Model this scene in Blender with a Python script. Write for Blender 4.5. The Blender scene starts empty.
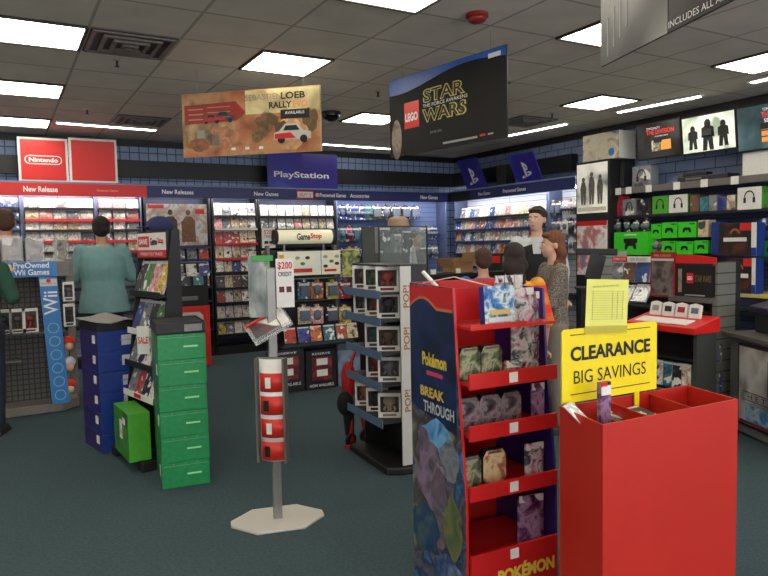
import bpy, bmesh, math, random
from mathutils import Vector, Matrix
random.seed(7)
D = bpy.data; SC = bpy.context.scene; COL = SC.collection
R = math.radians
# ------------------------------------------------------------ camera, world, exposure
F_PX, YAW, PITCH, ROLL, EYE = 672.0, R(29.7), R(3.75), R(1.1), 1.55
cam = D.cameras.new('camera'); cam.sensor_width = 36; cam.lens = 36*F_PX/768; cam.clip_end = 60; cam.clip_start = .05
camo = D.objects.new('camera', cam); COL.objects.link(camo)
camo.matrix_world = (Matrix.Translation((0, 0, EYE)) @ Matrix.Rotation(-YAW, 4, 'Z')
                     @ Matrix.Rotation(R(90)-PITCH, 4, 'X') @ Matrix.Rotation(-ROLL, 4, 'Z'))
SC.camera = camo
CM = camo.matrix_world.to_3x3()
SC.view_settings.view_transform = 'Standard'; SC.view_settings.look = 'None'
SC.view_settings.gamma = 1; SC.view_settings.exposure = 0.12; SC.view_settings.use_curve_mapping = False
w = D.worlds.new('world'); SC.world = w; w.use_nodes = True
w.node_tree.nodes['Background'].inputs[0].default_value = (.9, .93, 1, 1)
w.node_tree.nodes['Background'].inputs[1].default_value = 5.0
LAMP = 10.0          # ceiling panel emission
STRIP = 26.0         # shelf strip emission

# sight lines of the camera, used to read real positions off the photograph for a known wall, floor or height
def ray(px, py): return (CM @ Vector((px-384, 288-py, -F_PX))).normalized()
def ZP(px, py, z): d = ray(px, py); return Vector((0, 0, EYE)) + d*((z-EYE)/d.z)
def YP(px, py, y): d = ray(px, py); return Vector((0, 0, EYE)) + d*(y/d.y)
def XP(px, py, x): d = ray(px, py); return Vector((0, 0, EYE)) + d*(x/d.x)
def DP(px, py, dep): d = ray(px, py); return Vector((0, 0, EYE)) + d*(dep/d.dot(CM @ Vector((0, 0, -1))))

XR, YB, HC = 7.1, 9.85, 3.05      # right wall, back wall, ceiling height
YS, XS = 9.47, 6.74               # fronts of the wall shelving

# ------------------------------------------------------------ materials
def lin(c): return tuple(((v/255)/12.92 if v/255 <= .04045 else ((v/255+.055)/1.055)**2.4) for v in c)
MC = {}
def mat(name, col, rough=.5, metal=0, emit=0, noise=0, scale=30, alpha=1, trans=0, spec=.5, bump=0):
    if name in MC: return MC[name]
    m = D.materials.new(name); MC[name] = m; m.use_nodes = True
    nt = m.node_tree; b = nt.nodes['Principled BSDF']; c = lin(col)
    b.inputs['Base Color'].default_value = (*c, 1); b.inputs['Roughness'].default_value = rough
    b.inputs['Metallic'].default_value = metal; b.inputs['Alpha'].default_value = alpha
    b.inputs['Transmission Weight'].default_value = trans; b.inputs['Specular IOR Level'].default_value = spec
    if emit:
        b.inputs['Emission Color'].default_value = (*c, 1); b.inputs['Emission Strength'].default_value = emit
    if noise or bump:
        tc = nt.nodes.new('ShaderNodeTexCoord'); n = nt.nodes.new('ShaderNodeTexNoise'); n.inputs['Scale'].default_value = scale
        n.inputs['Detail'].default_value = 5
        nt.links.new(tc.outputs['Object'], n.inputs['Vector'])
        if noise:
            r = nt.nodes.new('ShaderNodeMapRange'); r.inputs[1].default_value = .3; r.inputs[2].default_value = .7
            r.inputs[3].default_value = 1-noise; r.inputs[4].default_value = 1+noise
            mx = nt.nodes.new('ShaderNodeMix'); mx.data_type = 'RGBA'; mx.blend_type = 'MULTIPLY'; mx.inputs[0].default_value = 1
            nt.links.new(n.outputs[0], r.inputs[0]); mx.inputs[6].default_value = (*c, 1)
            nt.links.new(r.outputs[0], mx.inputs[7]); nt.links.new(mx.outputs[2], b.inputs['Base Color'])
        if bump:
            bp = nt.nodes.new('ShaderNodeBump'); bp.inputs['Strength'].default_value = bump; bp.inputs['Distance'].default_value = .01
            nt.links.new(n.outputs[0], bp.inputs['Height']); nt.links.new(bp.outputs[0], b.inputs['Normal'])
    return m

def art(name, cols, scale=6, rough=.4, seed=0, detail=5, dist=.35, stretch=(1, 1, 1), emit=0):
    """printed artwork: noise driven bands of several inks"""
    if name in MC: return MC[name]
    m = D.materials.new(name); MC[name] = m; m.use_nodes = True
    nt = m.node_tree; b = nt.nodes['Principled BSDF']; b.inputs['Roughness'].default_value = rough
    tc = nt.nodes.new('ShaderNodeTexCoord'); mp = nt.nodes.new('ShaderNodeMapping')
    mp.inputs['Location'].default_value = (seed*3.1, seed*1.7, seed*2.3); mp.inputs['Scale'].default_value = stretch
    n = nt.nodes.new('ShaderNodeTexNoise'); n.inputs['Scale'].default_value = scale; n.inputs['Detail'].default_value = detail
    n.inputs['Distortion'].default_value = dist
    cr = nt.nodes.new('ShaderNodeValToRGB'); e = cr.color_ramp.elements
    k = len(cols)
    e[0].position = .3; e[0].color = (*lin(cols[0]), 1); e[1].position = .7; e[1].color = (*lin(cols[-1]), 1)
    for i in range(1, k-1):
        el = e.new(.3+.4*i/(k-1)); el.color = (*lin(cols[i]), 1)
    L = nt.links.new
    L(tc.outputs['Object'], mp.inputs[0]); L(mp.outputs[0], n.inputs['Vector']); L(n.outputs[0], cr.inputs[0])
    L(cr.outputs[0], b.inputs['Base Color'])
    if emit: L(cr.outputs[0], b.inputs['Emission Color']); b.inputs['Emission Strength'].default_value = emit
    return m

def cover_mat(name, scale=22, light=.75, dark=.06, rough=.3):
    """printed sleeve whose main ink is the object's own colour"""
    if name in MC: return MC[name]
    m = D.materials.new(name); MC[name] = m; m.use_nodes = True
    nt = m.node_tree; N = nt.nodes.new; L = nt.links.new
    b = nt.nodes['Principled BSDF']; b.inputs['Roughness'].default_value = rough
    oi = N('ShaderNodeObjectInfo'); tc = N('ShaderNodeTexCoord')
    ad = N('ShaderNodeVectorMath'); ad.operation = 'ADD'
    ml = N('ShaderNodeMath'); ml.operation = 'MULTIPLY'; ml.inputs[1].default_value = 61.0
    L(oi.outputs['Random'], ml.inputs[0]); L(tc.outputs['Object'], ad.inputs[0]); L(ml.outputs[0], ad.inputs[1])
    n = N('ShaderNodeTexNoise'); n.inputs['Scale'].default_value = scale; n.inputs['Detail'].default_value = 2; n.inputs['Distortion'].default_value = 1.5
    L(ad.outputs[0], n.inputs['Vector'])
    n2 = N('ShaderNodeTexNoise'); n2.inputs['Scale'].default_value = scale*.7; n2.inputs['Detail'].default_value = 1
    ad2 = N('ShaderNodeVectorMath'); ad2.operation = 'ADD'; ad2.inputs[1].default_value = (7, 9, 3)
    L(ad.outputs[0], ad2.inputs[0]); L(ad2.outputs[0], n2.inputs['Vector'])
    hs = N('ShaderNodeHueSaturation'); L(oi.outputs['Color'], hs.inputs['Color'])
    mr = N('ShaderNodeMapRange'); mr.inputs[3].default_value = .42; mr.inputs[4].default_value = .58
    L(oi.outputs['Random'], mr.inputs[0]); L(mr.outputs[0], hs.inputs['Hue']); hs.inputs['Value'].default_value = .55
    def step(src, a, bb):
        r = N('ShaderNodeMapRange'); r.inputs[1].default_value = a; r.inputs[2].default_value = bb; L(src, r.inputs[0]); return r.outputs[0]
    def mix(f, A, B):
        x = N('ShaderNodeMix'); x.data_type = 'RGBA'; L(f, x.inputs[0])
        if isinstance(A, tuple): x.inputs[6].default_value = A
        else: L(A, x.inputs[6])
        if isinstance(B, tuple): x.inputs[7].default_value = B
        else: L(B, x.inputs[7])
        return x.outputs[2]
    c1 = mix(step(n.outputs[0], .5, .56), oi.outputs['Color'], hs.outputs[0])
    c2 = mix(step(n2.outputs[0], .6, .64), c1, (light, light*.97, light*.92, 1))
    c3 = mix(step(n2.outputs[0], .36, .32), c2, (dark, dark, dark*1.1, 1))
    L(c3, b.inputs['Base Color'])
    return m

def grid_mat(name, col, line, sx, sz, axis='X', lw=.06, rough=.6, offset=0):
    m = D.materials.new(name); MC[name] = m; m.use_nodes = True
    nt = m.node_tree; N = nt.nodes.new; L = nt.links.new; b = nt.nodes['Principled BSDF']; b.inputs['Roughness'].default_value = rough
    tc = N('ShaderNodeTexCoord'); sp = N('ShaderNodeSeparateXYZ'); cb = N('ShaderNodeCombineXYZ'); br = N('ShaderNodeTexBrick')
    L(tc.outputs['Object'], sp.inputs[0])
    a, c = {'X': (0, 2), 'Y': (1, 2), 'XY': (0, 1)}[axis]
    L(sp.outputs[a], cb.inputs[0]); L(sp.outputs[c], cb.inputs[1]); L(cb.outputs[0], br.inputs['Vector'])
    br.offset = offset; br.inputs['Scale'].default_value = 1; br.inputs['Brick Width'].default_value = sx; br.inputs['Row Height'].default_value = sz
    br.inputs['Mortar Size'].default_value = lw*min(sx, sz)*.5; br.inputs['Mortar Smooth'].default_value = .2
    c0 = lin(col); br.inputs['Color1'].default_value = (*c0, 1); br.inputs['Color2'].default_value = (*[v*.93 for v in c0], 1)
    br.inputs['Mortar'].default_value = (*lin(line), 1)
    n = N('ShaderNodeTexNoise'); n.inputs['Scale'].default_value = 3; L(tc.outputs['Object'], n.inputs['Vector'])
    r = N('ShaderNodeMapRange'); r.inputs[3].default_value = .85; r.inputs[4].default_value = 1.15; L(n.outputs[0], r.inputs[0])
    mx = N('ShaderNodeMix'); mx.data_type = 'RGBA'; mx.blend_type = 'MULTIPLY'; mx.inputs[0].default_value = 1
    L(br.outputs[0], mx.inputs[6]); L(r.outputs[0], mx.inputs[7]); L(mx.outputs[2], b.inputs['Base Color'])
    return m

BLACK = mat('black_laminate', (22, 22, 24), .5, noise=.15)
DARK = mat('dark_plastic', (34, 34, 37), .45)
WHITE = mat('white_card', (222, 220, 214), .5, noise=.04)
OFFW = mat('offwhite_plastic', (198, 196, 190), .45)
RED = mat('red_card', (205, 36, 26), .45, noise=.05, scale=4)
REDB = mat('red_sign', (205, 28, 24), .4)
GREYM = mat('grey_metal', (120, 118, 114), .4, .6, noise=.1)
SILVER = mat('silver_metal', (165, 163, 158), .35, .7, noise=.05)
NAVY = mat('navy_print', (32, 42, 100), .45, noise=.12, scale=5)
PSBLUE = art('royal_blue_print', [(38, 24, 120), (44, 34, 140), (42, 48, 160), (60, 100, 200)], 1.6, seed=3, detail=1)
YELLOW = mat('yellow_card', (240, 215, 12), .45, noise=.03)
PAPER = mat('pale_yellow_paper', (222, 220, 112), .6, noise=.03)
GREEN = mat('bright_green_print', (22, 132, 72), .4, noise=.12)
LIME = mat('lime_green_print', (74, 160, 44), .4, noise=.08)
BLUE = mat('blue_print', (26, 56, 132), .45, noise=.12)
SKY = mat('light_blue_print', (50, 125, 190), .45, noise=.06)
CLEAR = mat('clear_plastic', (235, 240, 240), .12, alpha=.22)
COVER = cover_mat('printed_cover'); COVERL = cover_mat('printed_large_cover', 9); COVERS = cover_mat('printed_small_cover', 34); COVERLIT = cover_mat('printed_lit_cover', 24, .9, .3)  # last one: paler sleeve copy with the bright shelf light in its inks
CARD = mat('brown_cardboard', (165, 125, 85), .7, noise=.08)
TXB = mat('black_ink', (14, 14, 14), .5); TXW = mat('white_ink', (235, 235, 235), .5); TXR = mat('red_ink', (200, 30, 26), .5)

# ------------------------------------------------------------ mesh helper
class MB:
    def __init__(s): s.v = []; s.f = []; s.m = []; s.s = []
    def add(s, vs, fs, m=0, T=None, smooth=False):
        o = len(s.v)
        for p in vs: s.v.append(tuple(T @ Vector(p)) if T else tuple(p))
        for i, f in enumerate(fs):
            s.f.append([o+k for k in f]); s.m.append(m[i] if isinstance(m, (list, tuple)) else m); s.s.append(smooth)
        return s
    def box(s, c, d, m=0, front=None, T=None, top=None, sides=None):
        x, y, z = c; a, b, e = d[0]/2, d[1]/2, d[2]/2
        vs = [(x-a, y-b, z-e), (x+a, y-b, z-e), (x+a, y+b, z-e), (x-a, y+b, z-e), (x-a, y-b, z+e), (x+a, y-b, z+e), (x+a, y+b, z+e), (x-a, y+b, z+e)]
        fs = [(0, 1, 5, 4), (2, 3, 7, 6), (4, 5, 6, 7), (3, 2, 1, 0), (3, 0, 4, 7), (1, 2, 6, 5)]
        ms = [m if front is None else front, m, m if top is None else top, m, m if sides is None else sides, m if sides is None else sides]
        return s.add(vs, fs, ms, T)
    def cyl(s, p0, p1, r0, r1=None, n=12, m=0, smooth=True, caps=True):
        r1 = r0 if r1 is None else r1
        p0 = Vector(p0); p1 = Vector(p1); ax = (p1-p0).normalized(); q = ax.to_track_quat('Z', 'Y')
        vs = []
        for p, r in ((p0, r0), (p1, r1)):
            for k in range(n): vs.append(p + q @ Vector((r*math.cos(2*math.pi*k/n), r*math.sin(2*math.pi*k/n), 0)))
        fs = [(k, (k+1) % n, n+(k+1) % n, n+k) for k in range(n)]
        s.add(vs, fs, m, None, smooth)
        if caps:
            s.add(vs[:n], [tuple(range(n-1, -1, -1))], m); s.add(vs[n:], [tuple(range(n))], m)
        return s
    def tube(s, pts, r, n=8, m=0):
        for a, b in zip(pts[:-1], pts[1:]): s.cyl(a, b, r, r, n, m)
        return s
    def prism(s, pts, y0, y1, m=0, front=None, T=None):
        """outline in XZ (counter-clockwise seen from -Y), extruded from y0 to y1"""
        n = len(pts); vs = [(x, y0, z) for x, z in pts]+[(x, y1, z) for x, z in pts]
        fs = [tuple(range(n)), tuple(range(2*n-1, n-1, -1))]+[(k, n+k, n+(k+1) % n, (k+1) % n) for k in range(n)]
        return s.add(vs, fs, [m if front is None else front, m]+[m]*n, T)
    def slab(s, pts, z0, z1, m=0):
        n = len(pts); vs = [(x, y, z0) for x, y in pts]+[(x, y, z1) for x, y in pts]
        fs = [tuple(range(n-1, -1, -1)), tuple(range(n, 2*n))]+[(k, (k+1) % n, n+(k+1) % n, n+k) for k in range(n)]
        return s.add(vs, fs, m)
    def ball(s, c, r, m=0, nu=14, nv=9, sc=(1, 1, 1)):
        vs = []; fs = []
        for j in range(1, nv):
            t = math.pi*j/nv
            for i in range(nu):
                a = 2*math.pi*i/nu
                vs.append((c[0]+r*sc[0]*math.sin(t)*math.cos(a), c[1]+r*sc[1]*math.sin(t)*math.sin(a), c[2]+r*sc[2]*math.cos(t)))
        vs.append((c[0], c[1], c[2]+r*sc[2])); vs.append((c[0], c[1], c[2]-r*sc[2]))
        T_, B_ = len(vs)-2, len(vs)-1
        for j in range(nv-2):
            for i in range(nu): fs.append((j*nu+i, (j+1)*nu+i, (j+1)*nu+(i+1) % nu, j*nu+(i+1) % nu))
        for i in range(nu):
            fs.append((T_, i, (i+1) % nu)); fs.append((B_, (nv-2)*nu+(i+1) % nu, (nv-2)*nu+i))
        return s.add(vs, fs, m, None, True)
    def mesh(s, name, mats):
        me = D.meshes.new(name); me.from_pydata(s.v, [], s.f)
        for m in mats: me.materials.append(m)
        for i, p in enumerate(me.polygons): p.material_index = s.m[i]; p.use_smooth = s.s[i]
        me.update(); return me
    def obj(s, name, mats, parent=None, loc=(0, 0, 0), rz=0, bevel=0, **kw):
        if not isinstance(mats, (list, tuple)): mats = [mats]
        return put(name, s.mesh(name, mats), parent, loc, rz, bevel, **kw)

def put(name, me, parent=None, loc=(0, 0, 0), rz=0, bevel=0, rx=0, ry=0, label=None, cat=None, group=None, kind=None, color=None):
    o = D.objects.new(name, me); COL.objects.link(o); o.location = loc; o.rotation_euler = (rx, ry, rz)
    if parent: o.parent = parent
    if bevel:
        b = o.modifiers.new('bevel', 'BEVEL'); b.width = bevel; b.segments = 2; b.limit_method = 'ANGLE'
    if label: o['label'] = label
    if cat: o['category'] = cat
    if group: o['group'] = group
    if kind: o['kind'] = kind
    if color: o.color = (*lin(color), 1)
    return o
def thing(name, label, cat, loc=(0, 0, 0), rz=0, group=None, **kw):
    return put(name, None, None, loc, rz, label=label, cat=cat, group=group, **kw)
def copy_tree(o, parent=None):
    c = o.copy(); COL.objects.link(c); c.parent = parent
    for ch in list(o.children): copy_tree(ch, c)
    return c
def box(name, c, d, m, parent=None, bevel=0, **kw):
    return MB().box((0, 0, 0), d).obj(name, m, parent, c, bevel=bevel, **kw)

TC = {}
def text(name, s, h, m, parent, x, z, y=-.002, w=None, spin=0, off=0, align='CENTER', ext=.001, flat=False):
    """lettering facing local -Y; h = cap height, w = full width"""
    key = (s, off)
    if key not in TC:
        cu = D.curves.new('t', 'FONT'); cu.body = s; cu.size = 1; cu.extrude = 0; cu.offset = off; cu.resolution_u = 3
        cu.align_x = 'CENTER'; ob = D.objects.new('t', cu); COL.objects.link(ob)
        bpy.context.view_layer.update()
        me = D.meshes.new_from_object(ob.evaluated_get(bpy.context.evaluated_depsgraph_get()))
        D.objects.remove(ob); TC[key] = [v.co.copy() for v in me.vertices], [tuple(p.vertices) for p in me.polygons]
    vs, fs = TC[key]
    x0 = min(v.x for v in vs); x1 = max(v.x for v in vs); z0 = min(v.y for v in vs); z1 = max(v.y for v in vs)
    sz = h/(z1-z0); sx = sz if w is None else w/(x1-x0)
    dx = {'CENTER': -(x0+x1)/2, 'LEFT': -x0, 'RIGHT': -x1}[align]
    mb = MB(); cs, sn = math.cos(spin), math.sin(spin); pv = []
    for v in vs:
        a = (v.x+dx)*sx; b = (v.y-(z0+z1)/2)*sz
        pv.append((a*cs-b*sn, 0, a*sn+b*cs))
    mb.add(pv, fs)
    return mb.obj(name, m, parent, (x, y-ext, z))

ONES = ['first', 'second', 'third', 'fourth', 'fifth', 'sixth', 'seventh', 'eighth', 'ninth', 'tenth', 'eleventh', 'twelfth',
        'thirteenth', 'fourteenth', 'fifteenth', 'sixteenth', 'seventeenth', 'eighteenth', 'nineteenth', 'twentieth', 'twenty-first', 'twenty-second',
        'twenty-third', 'twenty-fourth']
PAL = {'white': (225, 222, 216), 'red': (190, 50, 45), 'pink': (215, 150, 150), 'cream': (215, 195, 160), 'blue': (50, 80, 150), 'grey': (130, 132, 138),
       'black': (40, 40, 45), 'orange': (205, 120, 60), 'teal': (60, 130, 140), 'green': (70, 130, 60), 'brown': (110, 80, 60), 'lilac': (150, 140, 180), 'yellow': (215, 190, 70)}

# ------------------------------------------------------------ the room
CARPET = mat('dark_teal_carpet', (62, 78, 82), .95, noise=.2, scale=60, bump=.5, spec=.1)
nt = CARPET.node_tree
def struct(name, mb, mats, **kw): return mb.obj(name, mats, kind='structure', **kw)
X0, Y0 = -4.0, -4.0
struct('floor', MB().box(((X0+XR)/2, (Y0+YB)/2, -.05), (XR-X0+.4, YB-Y0+.4, .1)), CARPET)
CEIL = grid_mat('ceiling_tile', (238, 226, 207), (188, 176, 158), .61, .61, 'XY', .04, .9)
nt = CEIL.node_tree
TX, TY = .60, 5.60      # a corner of the ceiling grid
co = struct('ceiling', MB().box(((X0+XR)/2-TX, (Y0+YB)/2-TY, .05), (XR-X0+.4, YB-Y0+.4, .1)), CEIL, loc=(TX, TY, HC))
BLUEW = grid_mat('blue_grid_wall', (140, 162, 196), (60, 72, 98), .125, .125, 'X', .12)
BLUEY = grid_mat('blue_block_wall', (138, 156, 190), (66, 76, 102), .26, .13, 'Y', .1, offset=.5)
PLAIN = mat('plain_wall_paint', (150, 145, 135), .8, noise=.03)
struct('wall_back', MB().box(((X0+XR)/2, YB+.05, HC/2), (XR-X0, .1, HC)), BLUEW)
struct('wall_right', MB().box((XR+.05, (Y0+YB)/2, HC/2), (.1, YB-Y0+.2, HC)), BLUEY)
struct('wall_left', MB().box((X0-.05, (Y0+YB)/2, HC/2), (.1, YB-Y0+.2, HC)), PLAIN)
# unseen shop window front behind the viewer, added to let fill light in
wf = MB().box(((X0+XR)/2, Y0-.05, .2), (XR-X0, .1, .4)).box(((X0+XR)/2, Y0-.05, HC-.12), (XR-X0, .1, .24))
for k in range(7): wf.box((X0+.05+(XR-X0-.1)*k/6, Y0-.05, HC/2), (.1, .1, HC))
struct('wall_front', wf, DARK)
struct('fill_window_1', MB().box(((X0+XR)/2, Y0-.05, (.4+HC-.24)/2), (XR-X0, .01, HC-.64)), mat('fill_window_glass', (230, 240, 240), .05, alpha=.08))
zt, zb = YP(200, 164, YB).z, YP(200, 180, YB).z
struct('trim_1', MB().box(((X0+XR)/2, YB-.06, (zt+zb)/2), (XR-X0-.01, .12, zt-zb)), BLACK)
zt2, zb2 = XP(500, 170.5, XR).z, XP(500, 182, XR).z
struct('trim_2', MB().box((XR-.06, (XP(578, 160, XR).y+YB)/2-.06, (zt+zb)/2), (.12, YB-XP(578, 160, XR).y-.13, zt-zb)), BLACK)
struct('trim_3', MB().box(((X0+XR)/2, YB-.015, HC-.05), (XR-X0-.01, .03, .09)), BLACK)
struct('trim_4', MB().box((XR-.015, (Y0+YB)/2, HC-.05), (.03, YB-Y0-.1, .09)), BLACK)

# ceiling lamps
DIFF = mat('lamp_diffuser', (255, 246, 228), .5, emit=LAMP)
FRAME = mat('lamp_frame', (60, 55, 50), .6)
def lamp(ix, iy, label):
    cx, cy = TX+.61*ix+.305, TY+.61*iy+.305
    t = thing('ceiling_light', label, 'light', (cx, cy, HC), group='recessed square ceiling lights')
    f = MB()
    for a in (-1, 1):
        f.box((a*.295, 0, -.008), (.02, .61, .016)); f.box((0, a*.295, -.008), (.57, .02, .016))
    f.obj('light_frame', FRAME, t)
    MB().box((0, 0, -.006), (.565, .565, .008)).obj('diffuser', DIFF, t)
LX = {-10: 'far left', -7: 'left', -4: 'near left', -1: 'leftmost visible', 2: 'second from left', 5: 'third from left', 8: 'rightmost'}
YR = {-13: 'rows behind the viewer', -10: 'row behind the viewer', -7: 'row near the viewer', -4: 'row above the viewer', -3: 'nearest visible row', 0: 'second visible row', 3: 'third visible row', 6: 'row nearest the back wall'}
vis = {(-1, -1): 'large glaring square ceiling light at top left beside the square air vent', (-1, 2): 'middle one of the three square ceiling lights at far left',
       (-1, 5): 'farthest of the three square ceiling lights at far left, above the red signs', (2, -1): 'square ceiling light right above the rally racing poster',
       (2, -4): 'square ceiling light cut off by the top edge, above the black space poster', (5, 2): 'square ceiling light half hidden behind the rally poster edge',
       (5, -4): 'square ceiling light behind the grey poster at top right', (8, -1): 'square ceiling light over the framed posters, left of a wall washer strip',
       (8, -4): 'square ceiling light at the right edge above the screens'}
for ix in (-7, -4, -1, 2, 5, 8):
    for iy in (-13, -10, -7, -4, -1, 2, 5):
        if (ix, iy) in ((2, 5), (5, 5), (8, 2), (8, 5), (2, 2)): continue
        if (ix, iy) in vis: lab = vis[(ix, iy)]
        else: lab = 'square ceiling light outside the picture'
        lamp(ix, iy, lab)
# wall washer strips recessed in the ceiling
def washer(p0, p1, label):
    p0 = Vector(p0); p1 = Vector(p1); d = p1-p0; a = math.atan2(d.y, d.x); L_ = d.length
    t = thing('wall_washer', label, 'light', ((p0.x+p1.x)/2, (p0.y+p1.y)/2, HC), a, 'narrow strip lights in the ceiling')
    MB().box((0, 0, -.012), (L_, .11, .024)).obj('housing', OFFW, t)
    MB().box((0, 0, -.028), (L_-.04, .05, .008)).obj('tube', mat('washer_tube', (255, 246, 230), .5, emit=14.0), t)
washer(ZP(55, 120.5, HC), ZP(157, 128.5, HC), 'thin white strip light above the red square signs')
washer(ZP(322, 142.5, HC), ZP(392, 147.5, HC), 'thin strip light on ceiling between the two big hanging posters')
washer(ZP(508, 134, HC), ZP(567, 122, HC), 'thin strip light right of the black space poster, beside a vent')
washer(ZP(617, 110.5, HC), ZP(702, 93.5, HC), 'thin strip light above the first two screens')
washer(ZP(750, 80.5, HC), ZP(790, 71, HC), 'thin strip light cut off by the right edge')

def vent(c, label, rz=0):
    t = thing('air_vent', label, 'vent', (c[0], c[1], HC), rz, 'square ceiling air vents')
    MB().box((0, 0, -.004), (.58, .58, .008)).obj('backing', BLACK, t)
    for k, s in enumerate((.56, .40, .25, .11)):
        f = MB(); h = .012+.006*k
        for a in (-1, 1):
            f.box((a*(s/2-.014), 0, -.006-h/2), (.028, s, h)); f.box((0, a*(s/2-.014), -.006-h/2), (s-.056, .028, h))
        f.obj('vane', mat('vent_metal', (128, 120, 110), .5, noise=.2), t)
g = lambda ix, iy: (TX+.61*ix+.305, TY+.61*iy+.305)
vent(g(0, -1), 'grey louvred square ceiling vent beside the top left light')
vent(g(1, 4), 'farther dark ceiling vent above the end of the strip light')
vent(g(8, 1), 'ceiling vent to the right of the black space poster')
p = ZP(477, 14, HC)
t = thing('smoke_detector', 'round dark red fire alarm dome on the ceiling', 'smoke detector', p)
MB().cyl((0, 0, 0), (0, 0, -.022), .075, .075, 24).obj('mounting_ring', mat('dark_red_plastic', (150, 38, 30), .4), t)
MB().ball((0, 0, -.03), .062, sc=(1, 1, .55), nu=20).obj('dome', mat('dark_red_plastic', (150, 38, 30), .4), t)
p = ZP(331, 112, HC)
t = thing('dome_camera', 'black dome security camera on ceiling right of the rally poster', 'camera', p)
MB().cyl((0, 0, 0), (0, 0, -.03), .11, .11, 24).obj('mount', DARK, t)
MB().ball((0, 0, -.03), .1, sc=(1, 1, .8), nu=20).obj('dome', mat('smoked_dome', (8, 8, 10), .1), t)
for q, lab in (((117, 62), 'small sprinkler head below the square vent at top left'), ((87, 111), 'small sprinkler head between far left lights and far vent'), ((378, 93), 'small sprinkler head left of the black space poster'), ((552, 115), 'small sprinkler head between the two right poster lights')):
    p = ZP(q[0], q[1]-2, HC)
    t = thing('sprinkler_head', lab, 'sprinkler', p, group='sprinkler heads in the ceiling')
    MB().cyl((0, 0, 0), (0, 0, -.008), .032, .028, 14).obj('escutcheon', OFFW, t)
    MB().cyl((0, 0, -.008), (0, 0, -.05), .009, .009, 8).cyl((0, 0, -.05), (0, 0, -.053), .02, .02, 12).obj('deflector', DARK, t)

# ------------------------------------------------------------ hanging posters
def hang(name, label, a, b, top, z, mats, thick=.012, zup=None):
    """poster whose bottom edge runs from pixel a to pixel b at height z"""
    P, Q = ZP(*a, z), ZP(*b, z); d = (Q-P).to_2d(); ang = math.atan2(d.y, d.x); W = d.length
    r = ray(*top); k = P.to_2d().length/r.to_2d().length; H = EYE+r.z*k-z
    t = thing(name, label, 'poster', P, ang)
    MB().box((W/2, 0, H/2), (W, thick, H), 1, front=0).obj('panel', mats, t)
    for fx in (.12, .88):
        MB().cyl((W*fx, 0, H), (W*fx, 0, HC-z), .0015, .0015, 5).obj('wire', SILVER, t)
    return t, W, H
def blob(name, parent, x, z, rx_, rz_, m, y=-.0085, seed=1):
    rnd = random.Random(seed); n = 22; k_ = [rnd.uniform(.65, 1.15) for _ in range(n)]
    pts = [(x+rx_*(k_[i]+k_[(i+1) % n])/2*math.cos(2*math.pi*i/n), z+rz_*(k_[i]+k_[(i+1) % n])/2*math.sin(2*math.pi*i/n)) for i in range(n)]
    return MB().prism(pts, y-.0008, y).obj(name, m, parent)
E2 = [(190, 120, 70), (160, 120, 80), (200, 170, 125), (95, 75, 50), (175, 95, 55), (140, 105, 65)]
t, W, H = hang('hanging_poster', 'orange brown rally racing poster hanging from ceiling on the left', (184, 158), (322, 151), (181, 95), 2.32, [art('dust_print', [(120, 62, 38), (168, 104, 64), (190, 138, 92), (128, 96, 58), (205, 165, 118)], 3.2, seed=5), WHITE])
def panel(name, parent, x0, x1, z0, z1, m, y=-.0075, **kw):
    return MB().box(((x0+x1)/2, y, (z0+z1)/2), (x1-x0, .002, z1-z0)).obj(name, m, parent, **kw)
panel('cream_sky_print', t, W*.47, W*.995, H*.62, H*.99, art('pale_dust', [(150, 130, 92), (205, 190, 140), (215, 205, 165)], 4, seed=9))
for bx, bz, ra, rb, c, sd in ((.62, .5, .09, .16, (96, 72, 44), 1), (.56, .3, .06, .12, (110, 84, 52), 2), (.93, .5, .06, .2, (100, 78, 46), 3), (.8, .3, .15, .24, (196, 150, 104), 4), (.72, .36, .05, .14, (84, 62, 40), 5), (.3, .3, .12, .2, (176, 120, 80), 6), (.12, .2, .1, .12, (140, 84, 56), 7)):
    blob('dust_cloud_print', t, W*bx, H*bz, W*ra, H*rb, art('dust_ink_%d' % c[0], [tuple(int(v*.8) for v in c), c, tuple(min(255, int(v*1.25)) for v in c)], 14, seed=sd, dist=1), y=-.0074-.0003*sd, seed=sd)
MB().prism([(W*.02, H*.52), (W*.4, H*.54), (W*.47, H*.66), (W*.4, H*.84), (W*.02, H*.82)], -.009, -.0075).obj('red_print_block', mat('poster_red', (150, 42, 28), .5), t)
text('lettering', 'SEBASTIEN', H*.085, mat('grey_ink', (120, 112, 95), .5), t, W*.60, H*.875, -.009, w=W*.26)
text('lettering', 'LOEB', H*.105, TXB, t, W*.81, H*.875, -.009, w=W*.17, off=.03)
text('lettering', 'RALLY', H*.1, TXB, t, W*.72, H*.74, -.009, w=W*.16, off=.03)
text('lettering', 'EVO', H*.1, mat('orange_ink', (215, 130, 60), .5), t, W*.86, H*.74, -.009, w=W*.1, off=.02)
panel('black_label', t, W*.72, W*.92, H*.52, H*.66, TXB, -.009)
text('lettering', 'AVAILABLE', H*.045, TXW, t, W*.82, H*.61, -.0105)
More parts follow.
